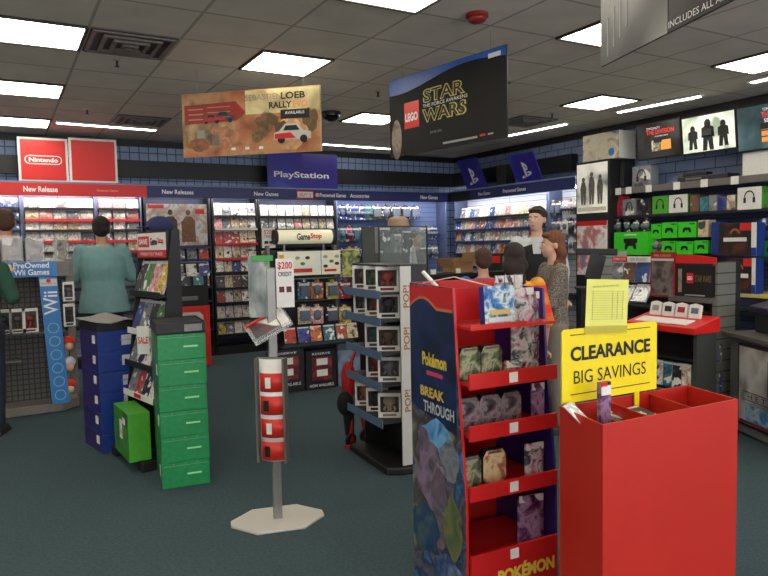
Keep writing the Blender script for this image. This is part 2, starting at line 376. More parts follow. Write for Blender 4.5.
for cx, cz, s, c in ((.31, .6, .08, (60, 62, 72)), (.22, .58, .065, (150, 50, 60)), (.8, .28, .13, (190, 185, 175))):
    # printed rally cars: body, cabin, wheels
    m = mat('car_ink_%d' % c[0], c, .4); x, z, q = W*cx, H*cz, W*s
    MB().prism([(x-q, z-q*.25), (x+q, z-q*.25), (x+q, z+q*.1), (x+q*.55, z+q*.2), (x+q*.3, z+q*.55), (x-q*.4, z+q*.55), (x-q*.7, z+q*.2), (x-q, z+q*.1)], -.0105, -.009).obj('car_print', m, t)
    g2 = MB().prism([(x-q*.5, z+q*.2), (x+q*.4, z+q*.2), (x+q*.22, z+q*.45), (x-q*.35, z+q*.45)], -.0115, -.0105)
    for sx in (-.6, .6): g2.cyl((x+sx*q, -.0115, z-q*.25), (x+sx*q, -.0105, z-q*.25), q*.2, q*.2, 12)
    g2.obj('car_print', TXB, t)
    MB().prism([(x-q*.95, z-q*.2), (x+q*.2, z-q*.2), (x-q*.1, z+q*.1), (x-q*.95, z+q*.05)], -.0125, -.0108).obj('car_print', TXR, t)
for k in range(3): panel('game_print', t, W*(.11+.055*k), W*(.165+.055*k), H*(.2-.02*k), H*(.42-.04*k), mat('sleeve_ink%d' % k, [(150, 150, 130), (130, 120, 100), (160, 150, 140)][k], .5), -.009)
for fx in (.36, .46, .56): panel('logo_print', t, W*fx, W*(fx+.03), H*.08, H*.12, TXW, -.009)
for k in range(3): panel('text_print', t, W*.05, W*.16, H*(.58+.08*k), H*(.6+.08*k), mat('pale_red_ink', (205, 120, 100), .5), -.0095); panel('text_print', t, W*.19, W*.36, H*(.6+.08*k), H*(.615+.08*k), mat('pale_red_ink', (205, 120, 100), .5), -.0095)

t, W, H = hang('hanging_poster', 'black space game poster with red square and blue top edge hanging from ceiling', (391, 158), (508, 137), (383, 82), 2.28, [art('starry_black', [(5, 4, 6), (9, 8, 9), (16, 11, 11)], 2.5, seed=2, rough=.75), DARK])
n_ = 16; pts = [(W*.005, H*.995), (W*.005, H*.9)]
for k in range(n_+1):
    u = k/n_; pts.append((W*(.005+.99*u), H*(.85+.06*math.sin(u*5.5-2.2)+.045*u)))
pts += [(W*.995, H*.995)]
MB().prism(pts, -.009, -.0065).obj('blue_wave_print', mat('wave_blue', (38, 92, 175), .4, noise=.25, scale=3), t)
panel('red_square_print', t, W*.15, W*.29, H*.33, H*.66, mat('logo_red', (225, 35, 28), .4), -.0085)
text('lettering', 'LEGO', H*.11, TXW, t, W*.22, H*.47, -.0095, w=W*.12, off=.05)
GOLD = mat('yellow_outline_ink', (205, 190, 90), .5)
for s, cz, w_ in (('STAR', .68, .36), ('WARS', .44, .38)):
    text('lettering', s, H*.17, GOLD, t, W*.51, H*cz, -.0085, w=W*w_, off=.05)
    text('lettering', s, H*.148, TXB, t, W*.51, H*cz, -.0105, w=W*(w_-.022), off=.012)
text('lettering', 'THE FORCE AWAKENS', H*.042, TXW, t, W*.52, H*.56, -.0115, w=W*.38)
text('lettering', 'JUN 28, 2016', H*.035, mat('grey_ink2', (150, 150, 150), .5), t, W*.44, H*.22, -.0085)
panel('small_print', t, W*.5, W*.78, H*.05, H*.075, mat('grey_ink2', (150, 150, 150), .5)); panel('small_print', t, W*.8, W*.84, H*.06, H*.085, TXR); panel('small_print', t, W*.86, W*.9, H*.06, H*.08, mat('grey_ink2', (150, 150, 150), .5))
panel('small_print', t, W*.87, W*.96, H*.9, H*.95, TXW, -.011)
MB().prism([(W*.02+math.cos(a)*W*.0+W*.05+math.cos(a)*W*.05, H*.22+math.sin(a)*H*.26) for a in [k*math.pi/8 for k in range(16)]], -.0085, -.0065).obj('pale_round_print', art('round_print', [(90, 75, 65), (150, 135, 120), (70, 60, 55)], 8, seed=4), t)

P = ZP(602, 67, 2.3); 
t, W, H = hang('hanging_poster', 'grey and white misty poster hanging at top right corner, closest to viewer', (602, 67), (669, 33), (600, -60), 2.3, [art('misty_print', [(30, 32, 34), (70, 72, 72), (150, 148, 145), (215, 210, 205)], 1.6, seed=8, detail=1, stretch=(1, 1, .7)), DARK])
MB().box((W+.0, 0, H/2), (.001, .0125, H)).obj('fold', DARK, t)
MB().box((W*1.55, 0, H/2), (W*1.08, .012, H), 1, front=0).obj('panel', [art('dark_mist', [(12, 12, 14), (30, 30, 30), (60, 58, 56)], 2, seed=3), DARK], t)
text('lettering', 'INCLUDES ALL ADDITIONAL', H*.045, TXW, t, W*1.02, H*.045, -.0075, align='LEFT', w=W*1.0)
for k in range(4): panel('pale_streak_print', t, W*(.12+.1*k), W*(.135+.1*k), H*(.05+.05*k), H*(.35+.06*k), mat('streak_ink', (170, 168, 165), .5), -.0075)

# ------------------------------------------------------------ sign bands over the wall shelves
def zz(y, px=200): return YP(px, y, YS).z
HT, HB = 2.44, 2.28
HT = (YP(0, 181, YS).z+YP(360, 193, YS).z)/2; HB = HT-.155
def band(name, label, x0, x1, m, y=YS):
    t = thing(name, label, 'sign', ((x0+x1)/2, y-.12, HB))
    W = x1-x0
    MB().box((0, .0, (HT-HB)/2), (W, .03, HT-HB)).obj('face_panel', m, t, bevel=.004)
    MB().box((0, .22, HT-HB+.012), (W, .46, .02)).obj('top_ledge', mat('ledge_blue_grey', (120, 135, 165), .5), t)
    tb = MB().box((0, .05, .03), (W-.04, .05, .03)).obj('light_tube', mat('shelf_strip', (255, 248, 235), .5, emit=STRIP), t)
    return t
xb = YP(145, 190, YS).x; xe = XS-.02
t = band('sign_band', 'long red band sign reading New Release over the left shelves', -1.2, xb, REDB)
cx = (-1.2+xb)/2; zm = (HT-HB)/2
text('lettering', 'New Release', .07, TXW, t, YP(40, 188, YS).x-cx, zm, y=-.016, w=YP(57, 188, YS).x-YP(23, 188, YS).x, off=.03)
text('lettering', 'Nintendo Games', .03, mat('pink_ink', (240, 160, 150), .5), t, YP(106, 190, YS).x-cx, zm, y=-.016, w=YP(117, 188, YS).x-YP(96, 188, YS).x)
t = band('sign_band', 'long navy band sign with white headings over the back wall shelves', xb, xe, NAVY)
cx = (xb+xe)/2
for s, a, b_ in (('New Releases', 160, 191), ('New Games', 251, 275), ('Preowned Games', 316, 342), ('Accessories', 346, 365), ('New Games', 416, 433)):
    x0, x1 = YP(a, 194, YS).x, YP(b_, 194, YS).x
    text('lettering', s, .06, TXW, t, (x0+x1)/2-cx, zm, y=-.016, w=x1-x0, off=.02)
x0, x1 = YP(293, 194, YS).x, YP(310, 194, YS).x
MB().box(((x0+x1)/2-cx, -.017, zm), (x1-x0, .004, .12)).obj('pill_label', TXR, t, bevel=.0018)
MB().box(((x0+x1)/2-cx, -.020, zm), (x1-x0-.03, .004, .085)).obj('pill_label', WHITE, t)
text('lettering', 'BUY 2', .05, TXR, t, (x0+x1)/2-cx, zm, -.0225)
xo = YP(313.5, 194, YS).x-cx
MB().cyl((xo, -.02, zm), (xo, -.014, zm), .03, .03, 16).obj('round_emblem', mat('pink_ink', (240, 160, 150), .5), t)
ye = XP(576, 218, XS-.12).y+.02; ys = YS-.14
t = thing('sign_band', 'navy band sign on right wall above the lit game shelves', 'sign', (XS-.12, (ye+ys)/2, HB), R(-90)); W = ys-ye
MB().box((0, .0, zm), (W, .03, HT-HB), ).obj('face_panel', NAVY, t, bevel=.004)
MB().box((0, .22, HT-HB+.012), (W, .46, .02)).obj('top_ledge', mat('ledge_blue_grey', (120, 135, 165), .5), t)
MB().box((0, .05, .03), (W-.04, .05, .03)).obj('light_tube', MC['shelf_strip'], t)
MB().box((-W/2+.3, -.016, zm), (.6, .004, HT-HB-.002)).obj('black_end', BLACK, t)
mid = (ye+ys)/2
for s, a, b_ in (('Preowned Games', 510, 533), ('New Games', 485, 497)):
    y0, y1 = XP(a, 192, XS).y, XP(b_, 192, XS).y
    text('lettering', s, .055, TXW, t, mid-(y0+y1)/2, zm, y=-.016, w=abs(y1-y0), off=.02)

# square red signs, blue banners
def ysign(name, label, x0, x1, y0, y1, mats, border=None, Y=YS-.03, yaw=0, tilt=0):
    a = YP(x0, (y0+y1)/2, Y); b = YP(x1, (y0+y1)/2, Y); xm = (x0+x1)/2
    zt, zb = YP(xm, y0, Y).z, YP(xm, y1, Y).z; W = b.x-a.x; H = zt-zb
    t = thing(name, label, 'sign', ((a.x+b.x)/2, Y, zb))
    MB().box((0, 0, H/2), (W, .02, H)).obj('panel', mats, t)
    return t, W, H
for (a, b_, lab, txt) in ((18, 68, 'red square sign with white rounded wordmark above the red band', 1), (69, 117, 'plain red square sign beside the red wordmark sign', 0)):
    t, W, H = ysign('wall_sign', lab, a, b_, 137.5+a*.02, 182+a*.015, WHITE)
    MB().box((0, -.013, H/2), (W*.9, .006, H*.9)).obj('red_face', REDB, t, bevel=.0025)
    if txt:
        pill = lambda w_, h_: [(sx*(w_/2-h_/2)+h_/2*math.cos(a_), H*.5+h_/2*math.sin(a_)) for sx, r0 in ((1, -90), (-1, 90)) for a_ in [R(r0+k*18) for k in range(11)]]
        MB().prism(pill(W*.75, H*.2), -.018, -.016).obj('wordmark_outline', TXW, t)
        MB().prism(pill(W*.71, H*.16), -.020, -.018).obj('wordmark_outline', REDB, t)
        text('lettering', 'Nintendo', H*.1, TXW, t, 0, H*.5, -.021, w=W*.58, off=.03)
t, W, H = ysign('banner_sign', 'wide royal blue sign with white wordmark above the back shelves', 267, 337, 153.5, 192, PSBLUE)
text('lettering', 'PlayStation', H*.2, TXW, t, -W*.02, H*.42, -.0115, w=W*.78, off=.02)
MB().box((0, -.0105, H/2), (.003, .002, H)).obj('seam', NAVY, t)

def xsign(pts, label):
    """banner on the right wall leaning out; pts = top-left, bottom-left, bottom-right pixels"""
    (ax, ay), (bx, by), (cx_, cy_) = pts
    B = XP(bx, by, XS-.05); C = XP(cx_, cy_, XS-.05); W = (B-C).length*.98
    A = XP(ax, ay, XS-.3); H = A.z-B.z
    Z0 = max((B.z+C.z)/2, HT+.026); H = A.z-Z0; t = thing('banner_sign', label, 'sign', (B.x, (B.y+C.y)/2, Z0), R(-90))
    lean = math.atan2(.22, H)
    T = Matrix.Rotation(lean, 4, 'X')
    MB().box((0, -.01, H/2), (W, .02, H*1.0), T=T).obj('panel', PSBLUE, t)
    # letter p standing on a curved s: the console maker's mark
    g = MB(); s = H*.68
    g.prism([(-s*.1, .22*H), (s*.02, .18*H), (s*.02, .68*H), (-s*.1, .72*H)], -.024, -.021, T=T)
    g.prism([(s*.02, .68*H), (s*.02, .60*H), (s*.1, .57*H), (s*.1, .49*H), (s*.02, .48*H), (s*.02, .42*H), (s*.15, .42*H), (s*.2, .5*H), (s*.18, .6*H)], -.024, -.021, T=T)
    g.prism([(-s*.14, .27*H), (-s*.36, .21*H), (-s*.34, .14*H), (-s*.14, .17*H), (-s*.14, .22*H), (-s*.25, .19*H)], -.024, -.021, T=T)
    g.prism([(s*.06, .2*H), (s*.3, .26*H), (s*.38, .31*H), (s*.3, .37*H), (s*.06, .36*H), (s*.06, .31*H), (s*.24, .31*H), (s*.06, .25*H)], -.024, -.021, T=T)
    g.obj('white_emblem', TXW, t)
xsign(((461, 157), (468, 191), (488, 190)), 'blue banner with white emblem nearest the wall corner')
xsign(((510, 151), (518, 187), (544, 184)), 'blue banner with white emblem right of the black speaker')
p = XP(501, 186, XS-.05); q = XP(501, 165, XS-.05)
t = thing('loudspeaker', 'black box speaker between the two blue emblem banners', 'speaker', (XS-.0, p.y, HT+.026), R(-90)); p.z = HT+.026
MB().box((0, .05, (q.z-p.z)/2), (.22, .2, q.z-p.z)).obj('cabinet', DARK, t, bevel=.008)
MB().box((0, -.053, (q.z-p.z)/2), (.19, .006, q.z-p.z-.03)).obj('grille', mat('speaker_cloth', (48, 46, 44), .9, noise=.2, scale=200), t)

# ------------------------------------------------------------ wall shelving
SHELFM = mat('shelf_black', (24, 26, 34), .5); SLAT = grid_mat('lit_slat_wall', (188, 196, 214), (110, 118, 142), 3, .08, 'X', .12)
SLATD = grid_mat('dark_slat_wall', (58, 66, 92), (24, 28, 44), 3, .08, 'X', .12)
UPR = mat('blue_grey_upright', (84, 96, 130), .5)
def tfm(side):    # local frame: X to the right as seen, -Y to the viewer
    return 0 if side == 'back' else R(-90)
CASES = {}
def case_mesh(w_, h_, d_, rx=R(-12), big=0):
    k = (round(w_, 3), round(h_, 3), d_, rx, big)
    if k not in CASES:
        T = Matrix.Rotation(rx, 4, 'X')
        mb = MB().box((0, 0, h_/2), (w_, d_, h_), 1, front=0, T=T)
        mb.box((0, -d_/2-.0006, h_*.93), (w_*.96, .0012, h_*.08), 2, T=T)
        CASES[k] = mb.mesh('game_case', [(COVER, COVERL, COVERLIT)[big], mat('case_plastic', (170, 172, 176), .35), mat('title_strip', (205, 205, 205), .4)])
    return CASES[k]
def shelf_unit(label, u0, u1, rows, side, back, lit, lip=SHELFM, z1=2.26, depth=.32, base=True, front=None, lips=None):
    """u0,u1 along the wall; rows = heights of the shelf tops"""
    W = u1-u0
    Y = YS if side == 'back' else XS
    if front is not None: Y = front
    loc = ((u0+u1)/2, Y, 0) if side == 'back' else (Y, (u0+u1)/2, 0)
    t = thing('wall_shelf_unit', label, 'shelves', loc, tfm(side))
    D_ = (YB if side == 'back' else XR)-Y-.02
    MB().box((0, D_-.02, z1/2), (W-.004, .03, z1)).obj('back_panel', back, t)
    for a in (-1, 1): MB().box((a*(W/2-.012), D_/2+.02, z1/2), (.022, D_-.05, z1)).obj('side_panel', UPR if back != SLATD else BLACK, t)
    if base: MB().box((0, D_/2, .06), (W-.05, D_-.06, .12)).obj('plinth', BLACK, t)
    for i, z in enumerate(rows):
        s = MB().box((0, D_/2, z-.008), (W-.052, D_-.06, .016)).obj('shelf', SHELFM, t)
        lm = (lips or {}).get(i, lip)
        MB().box((0, -.0, z-.004), (W-.052, .008, .034)).obj('price_strip', lm, s, (0, 0, 0))
    return t
COUNT = [0]
def fill(rows, u0, u1, side, w_, h_, pal, where, skip=0, yoff=.05, front=None, rx=-12, gap=.006, big=0, d_=.014, wts=None, group=None):
    """stand a row of game cases on each shelf; every case is an object of its own"""
    n = max(1, int((u1-u0-.06)/(w_+gap))); st = (u1-u0-.06)/n
    Y = (YS if side == 'back' else XS) if front is None else front
    for ri, z in rows:
        cols = pal[ri] if isinstance(pal, dict) else pal
        last = None
        for k in range(n):
            if random.random() < skip: continue
            c = random.choice(cols)
            u = u0+.03+st*(k+.5)
            if side == 'back': loc = (u, Y+yoff, z+.012)
            else: loc = (Y+yoff, u1-.03-st*(k+.5), z+.012)
            pos = '%s from left' % ONES[min(k, 23)]
            r = ONES[ri]+' shelf'
            base = PAL[c]; f = random.uniform(.85, 1.12); col = tuple(min(255, v*f) for v in base)
            put('game_case', case_mesh(w_, h_, d_, R(rx), big), None, loc, tfm(side)+R(random.uniform(-2, 2)),
                label='%s game case, %s, %s %s' % (c, pos, r, where), cat='game case', group=group or 'game cases %s' % where, color=col)
            COUNT[0] += 1

def YR_(pxs, x): return [YP(x, y, YS).z for y in pxs]
# left bays under the red band
zB = YR_([208.5, 220, 230.5, 241.5, 252.5, 263.5], 60)
xx = [YP(x, 205, YS).x for x in (-30, 21.5, 96, 142)]
WHT = ['white', 'white', 'white', 'white', 'white', 'pink', 'cream', 'grey']  # mostly white: glare of the lit shelves is put into the case colours
names = ['of the far left bay', 'under the New Release sign', 'behind the man in teal']
low = [zB[-1]-.17*k for k in range(1, 7)]
for i in range(3):
    rp = {1: REDB, 3: REDB} if i == 1 else ({1: REDB, 3: REDB, 4: REDB} if i == 2 else {})
    shelf_unit(['pale lit wall shelves at the left edge with blue cases', 'bright white lit wall shelves under the red New Release sign', 'bright white lit wall shelves behind the man in teal'][i],
               xx[i], xx[i+1], zB+low[:5], 'back', SLAT, True, lips=rp)
    fill(list(enumerate(zB)), xx[i], xx[i+1], 'back', .148, .122, (['blue', 'white', 'teal', 'white'] if i == 0 else WHT), names[i], skip=.03, big=2)
# bay with the tall soldier poster
xc0, xc1 = YP(144, 205, YS).x, YP(211, 205, YS).x
zC = YR_([247, 259.5, 272, 287], 205)
shelf_unit('navy wall shelves with large war game poster on top', xc0, xc1, zC+[zC[-1]-.2*k for k in (1, 2, 3)], 'back', SLATD, False, lip=NAVY, lips={1: MC['navy_print']})
fill(list(enumerate(zC))[1:], xc0+.35, xc1, 'back', .135, .15, ['white', 'grey', 'red', 'cream', 'black'], 'under the war game poster', skip=.03)
t, W, H = ysign('shelf_poster', 'pale war game poster with two fighters above the second bay', 147, 207, 204, 245.5, [art('war_print', [(120, 110, 105), (205, 205, 205), (170, 140, 115), (225, 220, 215), (90, 80, 70)], 5, seed=12)], Y=YS-.06)
MB().box((-W*.35, -.0115, H*.93), (W*.26, .002, H*.08)).obj('red_strip_print', REDB, t)
for fx, c in ((-.12, (70, 62, 45)), (.18, (120, 85, 60))):
    mm = mat('soldier_ink%d' % c[0], c, .6, noise=.3, scale=40)
    g = MB().ball((W*fx, -.011, H*.8), H*.07, sc=(.8, .05, 1)).prism([(W*(fx-.12), H*.08), (W*(fx+.12), H*.08), (W*(fx+.11), H*.6), (W*(fx+.05), H*.7), (W*(fx-.05), H*.7), (W*(fx-.12), H*.56)], -.0125, -.0105)
    g.obj('soldier_print', mm, t)
MB().box((W*.38, -.0115, H*.82), (W*.16, .002, H*.12)).obj('red_badge_print', REDB, t)
# bay D
xd0, xd1 = YP(212.5, 210, YS).x, YP(258.5, 210, YS).x
zD = YR_([216, 229, 244, 259, 273, 289, 304, 320, 336], 216)
PD = {0: ['grey', 'white', 'white'], 1: ['white', 'grey', 'cream', 'pink'], 2: ['red', 'pink', 'cream'], 3: ['cream', 'pink', 'white', 'red'], 4: ['white', 'grey', 'cream', 'blue'], 5: ['grey', 'black', 'brown', 'cream'],
      6: ['pink', 'cream', 'white', 'red'], 7: ['white', 'blue', 'grey', 'cream'], 8: ['white', 'cream', 'yellow', 'grey']}
shelf_unit('tall dark wall shelves of game cases right of the war game poster', xd0, xd1, zD, 'back', SLATD, False, lips={1: OFFW, 2: REDB, 3: REDB})
fill(list(enumerate(zD)), xd0, xd1, 'back', .112, .178, PD, 'of the tall dark bay', skip=.03)
# bay E
xe0, xe1 = xd1+.01, YP(337, 210, YS).x
zE = YR_([216.5, 229.5, 246, 261, 277, 293], 300)
shelf_unit('dark wall shelves behind the lightbox sign', xe0, xe1, zE+[zE[-1]-.22*k for k in (1, 2, 3)], 'back', SLATD, False)
fill([(0, zE[0]), (1, zE[1])], xe0, xe1, 'back', .115, .16, {0: ['white', 'white', 'white', 'cream'], 1: ['white', 'cream', 'blue', 'yellow', 'pink', 'grey']}, 'behind the curved lightbox sign', skip=.04, big=2)
fill([(3, zE[3]), (4, zE[4]), (5, zE[5])], xe0, xe0+.75, 'back', .115, .16, ['white', 'cream', 'grey', 'red'], 'behind the curved lightbox sign', skip=.04)
# bay F: pegs with accessories
xf0, xf1 = xe1+.01, XS-.05
shelf_unit('blue grey slat wall bay of hanging accessories near the corner', xf0, xf1, [.3, .75], 'back', grid_mat('blue_slat_wall', (92, 108, 156), (50, 60, 96), 3, .08, 'X', .12), True)
PACK = {}
def pack_mesh(w_, h_, kind):
    k = (round(w_, 3), round(h_, 3), kind)
    if k not in PACK:
        mb = MB().prism([(-w_/2, -h_), (w_/2, -h_), (w_/2, -.035), (w_*.18, -.03), (w_*.16, 0), (-w_*.16, 0), (-w_*.18, -.03), (-w_/2, -.035)], 0, .004, 0, front=0)
        if kind == 0: mb.ball((0, -.01, -h_*.55), w_*.33, 1, sc=(1, .5, 1.2))
        elif kind == 1: mb.box((0, -.02, -h_*.58), (w_*.7, .04, h_*.5), 1)
        else: mb.cyl((-w_*.25, -.02, -h_*.6), (w_*.25, -.02, -h_*.6), .03, .03, 10, 1).ball((-w_*.25, -.02, -h_*.6), .035, 1).ball((w_*.25, -.02, -h_*.6), .035, 1)
        mb.box((0, -.004, -.06), (w_*.8, .003, .025), 2); mb.cyl((0, -.05, -.012), (0, .1, -.012), .003, .003, 6, 3)
        PACK[k] = mb.mesh('blister_pack', [COVERS, mat('grey_product', (95, 105, 120), .3), WHITE, SILVER])
    return PACK[k]
def pegs(rows, u0, u1, n, side, w_, h_, pal, where, front=None, y=.0, skip=.05, kinds=(0, 1, 2)):
    Y = (YS if side == 'back' else XS) if front is None else front
    for ri, z in enumerate(rows):
        for k in range(n):
            if random.random() < skip: continue
            c = random.choice(pal[ri] if isinstance(pal, dict) else pal); u = u0+(u1-u0)*(k+.5)/n
            loc = (u, Y+y, z) if side == 'back' else (Y+y, u1-(u-u0), z)
            put('blister_pack', pack_mesh(w_, h_, random.choice(kinds)), None, loc, tfm(side),
                label='%s accessory pack, %s from left, %s row %s' % (c, ONES[k], ONES[ri], where), cat='blister pack',
                group='hanging packs %s' % where, color=PAL[c])
zF = [YP(370, y, YS).z for y in (203, 225, 246, 268)]
xm1 = YP(378, 230, YS).x
pegs(zF, xf0, xm1, 6, 'back', .13, .26, {0: ['blue', 'teal', 'blue'], 1: ['blue', 'teal', 'red', 'blue'], 2: ['blue', 'black', 'yellow'], 3: ['blue', 'grey', 'green']}, 'on the blue slat wall', y=.2)
xm2 = YP(426, 230, YS).x
pegs(zF[1:3], xm2, xf1-.1, 3, 'back', .15, .24, ['blue', 'grey', 'brown', 'black'], 'in the corner behind the glass case', y=.2)
pegs(zF[:1], xm1, xm2, 5, 'back', .19, .25, ['black', 'blue', 'brown', 'red', 'black'], 'above the glass case', y=.2, kinds=(1, 0))
# right wall, far part
yg1, yg0 = YS-.06, XP(545, 215, XS).y
zG = [XP(480, y, XS).z for y in (217.5, 229.5, 241.5, 254, 267)]
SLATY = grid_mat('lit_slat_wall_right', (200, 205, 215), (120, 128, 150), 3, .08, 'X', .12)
shelf_unit('brightly lit long shelves of game cases on the right wall', yg0, yg1, zG+[zG[-1]-.2*k for k in (1, 2, 3, 4)], 'right', SLATY, True, lips={1: NAVY, 2: NAVY})
fill(list(enumerate(zG[:4])), yg0, yg1, 'right', .12, .168, ['white', 'cream', 'cream', 'white', 'pink', 'orange', 'blue', 'grey', 'white'], 'on the lit right wall', skip=.02, big=2)
yh0 = XP(576, 218, XS-.12).y+.02
shelf_unit('lit bay with hanging accessories next to the framed posters', yh0, yg0-.01, [.3, .8], 'right', SLATY, True)
pegs([XP(558, y, XS).z for y in (199, 218, 237)], yh0, yg0, 6, 'right', .11, .22, ['black', 'grey', 'blue', 'black', 'white', 'pink'], 'beside the framed posters', y=.1, skip=.0)

# ------------------------------------------------------------ things standing in front of the wall bays
def fbox(name, label, cat, x0, y0, x1, y1, side, val, depth, mats, group=None, front=0, body=1, bevel=0, extra=None, tilt=0, color=None):
    """box-shaped thing whose front face is seen between two pixels on the plane side=val"""
    f = YP if side == 'back' else XP
    xm, ym = (x0+x1)/2, (y0+y1)/2
    a, b = f(x0, ym, val), f(x1, ym, val); zt, zb = f(xm, y0, val).z, f(xm, y1, val).z
    c = (a+b)/2; W = (a-b).to_2d().length; H = zt-zb
    loc = (c.x, val, zb) if side == 'back' else (val, c.y, zb)
    t = thing(name, label, cat, loc, tfm(side), group)
    o = MB().box((0, depth/2, H/2), (W, depth, H), body, front=front).obj('body', mats, t, bevel=bevel)
    if color: o.color = (*lin(color), 1)
    if extra: extra(t, W, H)
    return t, W, H

# lightbox display rack in the middle
gx0, gx1 = YP(281, 300, 6.62).x, YP(352, 300, 6.62).x
t = thing('display_rack', 'double-sided rack with hanging toys, book row and lower posters under the lightbox sign', 'display rack', ((gx0+gx1)/2, 6.62, 0), 0)
GW = gx1-gx0; zg = lambda y: YP(318, y, 6.62).z
MB().box((0, .42, .06), (GW+.04, .84, .12)).obj('base', BLACK, t)
MB().box((0, .4, zg(250)/2+.05), (GW, .03, zg(250)-.1)).obj('back_panel', mat('dark_slat', (30, 32, 38), .6), t)
for a in (-1, 1): MB().box((a*(GW/2-.012), .4, zg(245)/2), (.03, .07, zg(245))).obj('upright', GREYM, t)
MB().box((0, .2, zg(345)), (GW, .4, .02)).obj('shelf', BLACK, t)
MB().box((0, .3, zg(331)), (GW, .25, .02)).obj('shelf', BLACK, t)
MB().box((0, -.01, zg(343)), (GW, .012, .03)).obj('price_strip', mat('teal_strip', (40, 60, 70), .5), t)
for y in (280, 303): MB().cyl((-GW/2, .36, zg(y)), (GW/2, .36, zg(y)), .008, .008, 8).obj('peg_bar', GREYM, t)
RK = 6.62
def lightbox():
    x0, x1 = YP(283.5, 236, RK).x, YP(341, 236, RK).x; zt, zb = YP(312, 229, RK).z, YP(312, 243.5, RK).z
    t = thing('lightbox_sign', 'cream cylindrical lightbox sign on top of the toy rack', 'sign', ((x0+x1)/2, RK+.25, zb)); W = x1-x0; r = (zt-zb)/2
    MB().cyl((-W/2, 0, r), (W/2, 0, r), r, r, 28).obj('tube', mat('cream_lightbox', (228, 222, 190), .4, emit=.25), t)
    for a in (-1, 1): MB().cyl((a*W/2-.012, 0, r), (a*W/2+.012, 0, r), r*1.06, r*1.06, 28).obj('end_cap', DARK, t)
    for a in (-.35, .35): MB().box((W*a, .0, -.09), (.02, .02, .19)).obj('bracket', GREYM, t)
    text('lettering', 'Game', r*.95, TXB, t, -W*.055, r, -r-.003, w=W*.23, off=.03, align='CENTER')
    text('lettering', 'Stop', r*.95, TXR, t, W*.17, r, -r-.003, w=W*.2, off=.03)
lightbox()
t, W, H = ysign('promotional_board', 'cream promotional board with red strips over the hanging toys', 278, 340, 251, 275, [art('cream_promo', [(195, 215, 215), (225, 222, 200), (232, 226, 200)], 2, seed=6)], Y=RK-.02)
MB().box((W*.18, -.011, H/2), (.004, .003, H)).obj('divider', TXB, t)
MB().box((-W*.14, -.0115, H*.2), (W*.34, .003, H*.16)).obj('red_strip_print', TXR, t); MB().box((W*.33, -.0115, H*.17), (W*.2, .003, H*.1)).obj('red_strip_print', TXR, t)
for k, (fx, fz) in enumerate(((-.2, .72), (-.04, .72), (-.12, .48), (.25, .75), (.25, .35), (.35, .55), (.44, .75), (.44, .45))):
    MB().prism([(W*fx+math.cos(a)*.028, H*fz+math.sin(a)*.018) for a in [j*math.pi/4 for j in range(8)]], -.013, -.01).obj('picture_print', mat('promo_ink%d' % (k % 3), [(150, 160, 120), (60, 40, 40), (90, 120, 60)][k % 3], .5), t)
MB().box((-W*.45, -.0115, H*.62), (W*.07, .003, H*.5)).obj('orange_print', mat('orange_print', (225, 150, 40), .5), t)
ysign('small_poster', 'small blue and green picture poster right of the cream promotional board', 342, 356, 250, 277, [art('blue_green_art', [(50, 110, 160), (200, 190, 90), (60, 90, 60), (180, 160, 150)], 9, seed=4)], Y=RK-.02)
BL = {}
cols = [('teal', 'red', 'yellow', 'pink'), ('grey', 'pink', 'black', 'cream')]
for r_, y in enumerate((279, 304)):
    for k, x in enumerate((304, 317, 332, 345)):
        p = YP(x, y, RK+.2)
        c = ('teal', 'orange', 'yellow', 'red', 'cream', 'pink', 'black', 'yellow')[r_*4+k]
        put('toy_pack', pack_mesh(.15, .22, (1, 0)[k % 2]), None, p, 0, label='%s carded toy hanging %s from left in the %s peg row' % (c, ONES[k], ('upper', 'lower')[r_]), cat='toy pack', group='carded toys on the middle rack', color=PAL[c])
for k, x in enumerate((291, 304.5, 317, 330, 342.5, 353)):
    c = ('red', 'blue', 'orange', 'teal', 'red', 'cream')[k]; p = YP(x, 344, RK+.06)
    put('storybook', case_mesh(.13, .17, .015, R(-14)), None, (p.x, RK+.06, zg(343)+.012), 0, label='%s cover booklet, %s from left in the row above the lower posters' % (c, ONES[k]), cat='book', group='booklets on the middle rack', color=PAL[c])
for k, (x0, x1, lab) in enumerate(((266, 304, 'left'), (306, 336, 'middle'), (338, 360, 'right'))):
    m = [art('lower_poster%d' % k, [(12, 12, 14), (30, 26, 28), (20, 20, 24)] if k < 2 else [(60, 80, 110), (130, 150, 175), (30, 40, 60)], 5, seed=k)]
    t, W, H = ysign('low_poster', '%s black low poster with red picture on the middle rack' % lab if k < 2 else 'blue grey low poster at the right end of the middle rack', x0, x1, 350, 391, m, Y=RK-.03)
    if k < 2:
        MB().box((W*.02, -.0115, H*.55), (W*.66, .003, H*.56)).obj('red_picture_print', art('red_pic', [(120, 30, 32), (80, 20, 24), (150, 60, 60)], 8, seed=2), t)
        for z in (.72, .45): MB().box((W*.02, -.0135, H*z), (W*.36, .003, H*.16)).obj('white_label_print', WHITE, t)
        text('lettering', 'NOW AVAILABLE', H*.07, TXW, t, 0, H*.15, -.0115, w=W*.8)
        text('lettering', 'RESERVE', H*.05, TXW, t, 0, H*.92, -.0115, w=W*.6)
# $200 sign hanging by wall bay
t, W, H = ysign('hanging_sign', 'small white credit sign with red heading left of the lightbox', 262, 275, 228, 248, WHITE, Y=8.6)
text('lettering', '$200', H*.24, TXR, t, 0, H*.78, -.0115, w=W*.75); text('lettering', 'CREDIT', H*.12, TXB, t, 0, H*.58, -.0115, w=W*.75)
for a in (-.2, .18): MB().box((W*a, -.0115, H*.28), (W*.3, .003, H*.14)).obj('black_picture_print', TXB, t)
MB().box((0, .45, H*.5), (W*.2, .88, .01)).obj('arm', DARK, t)
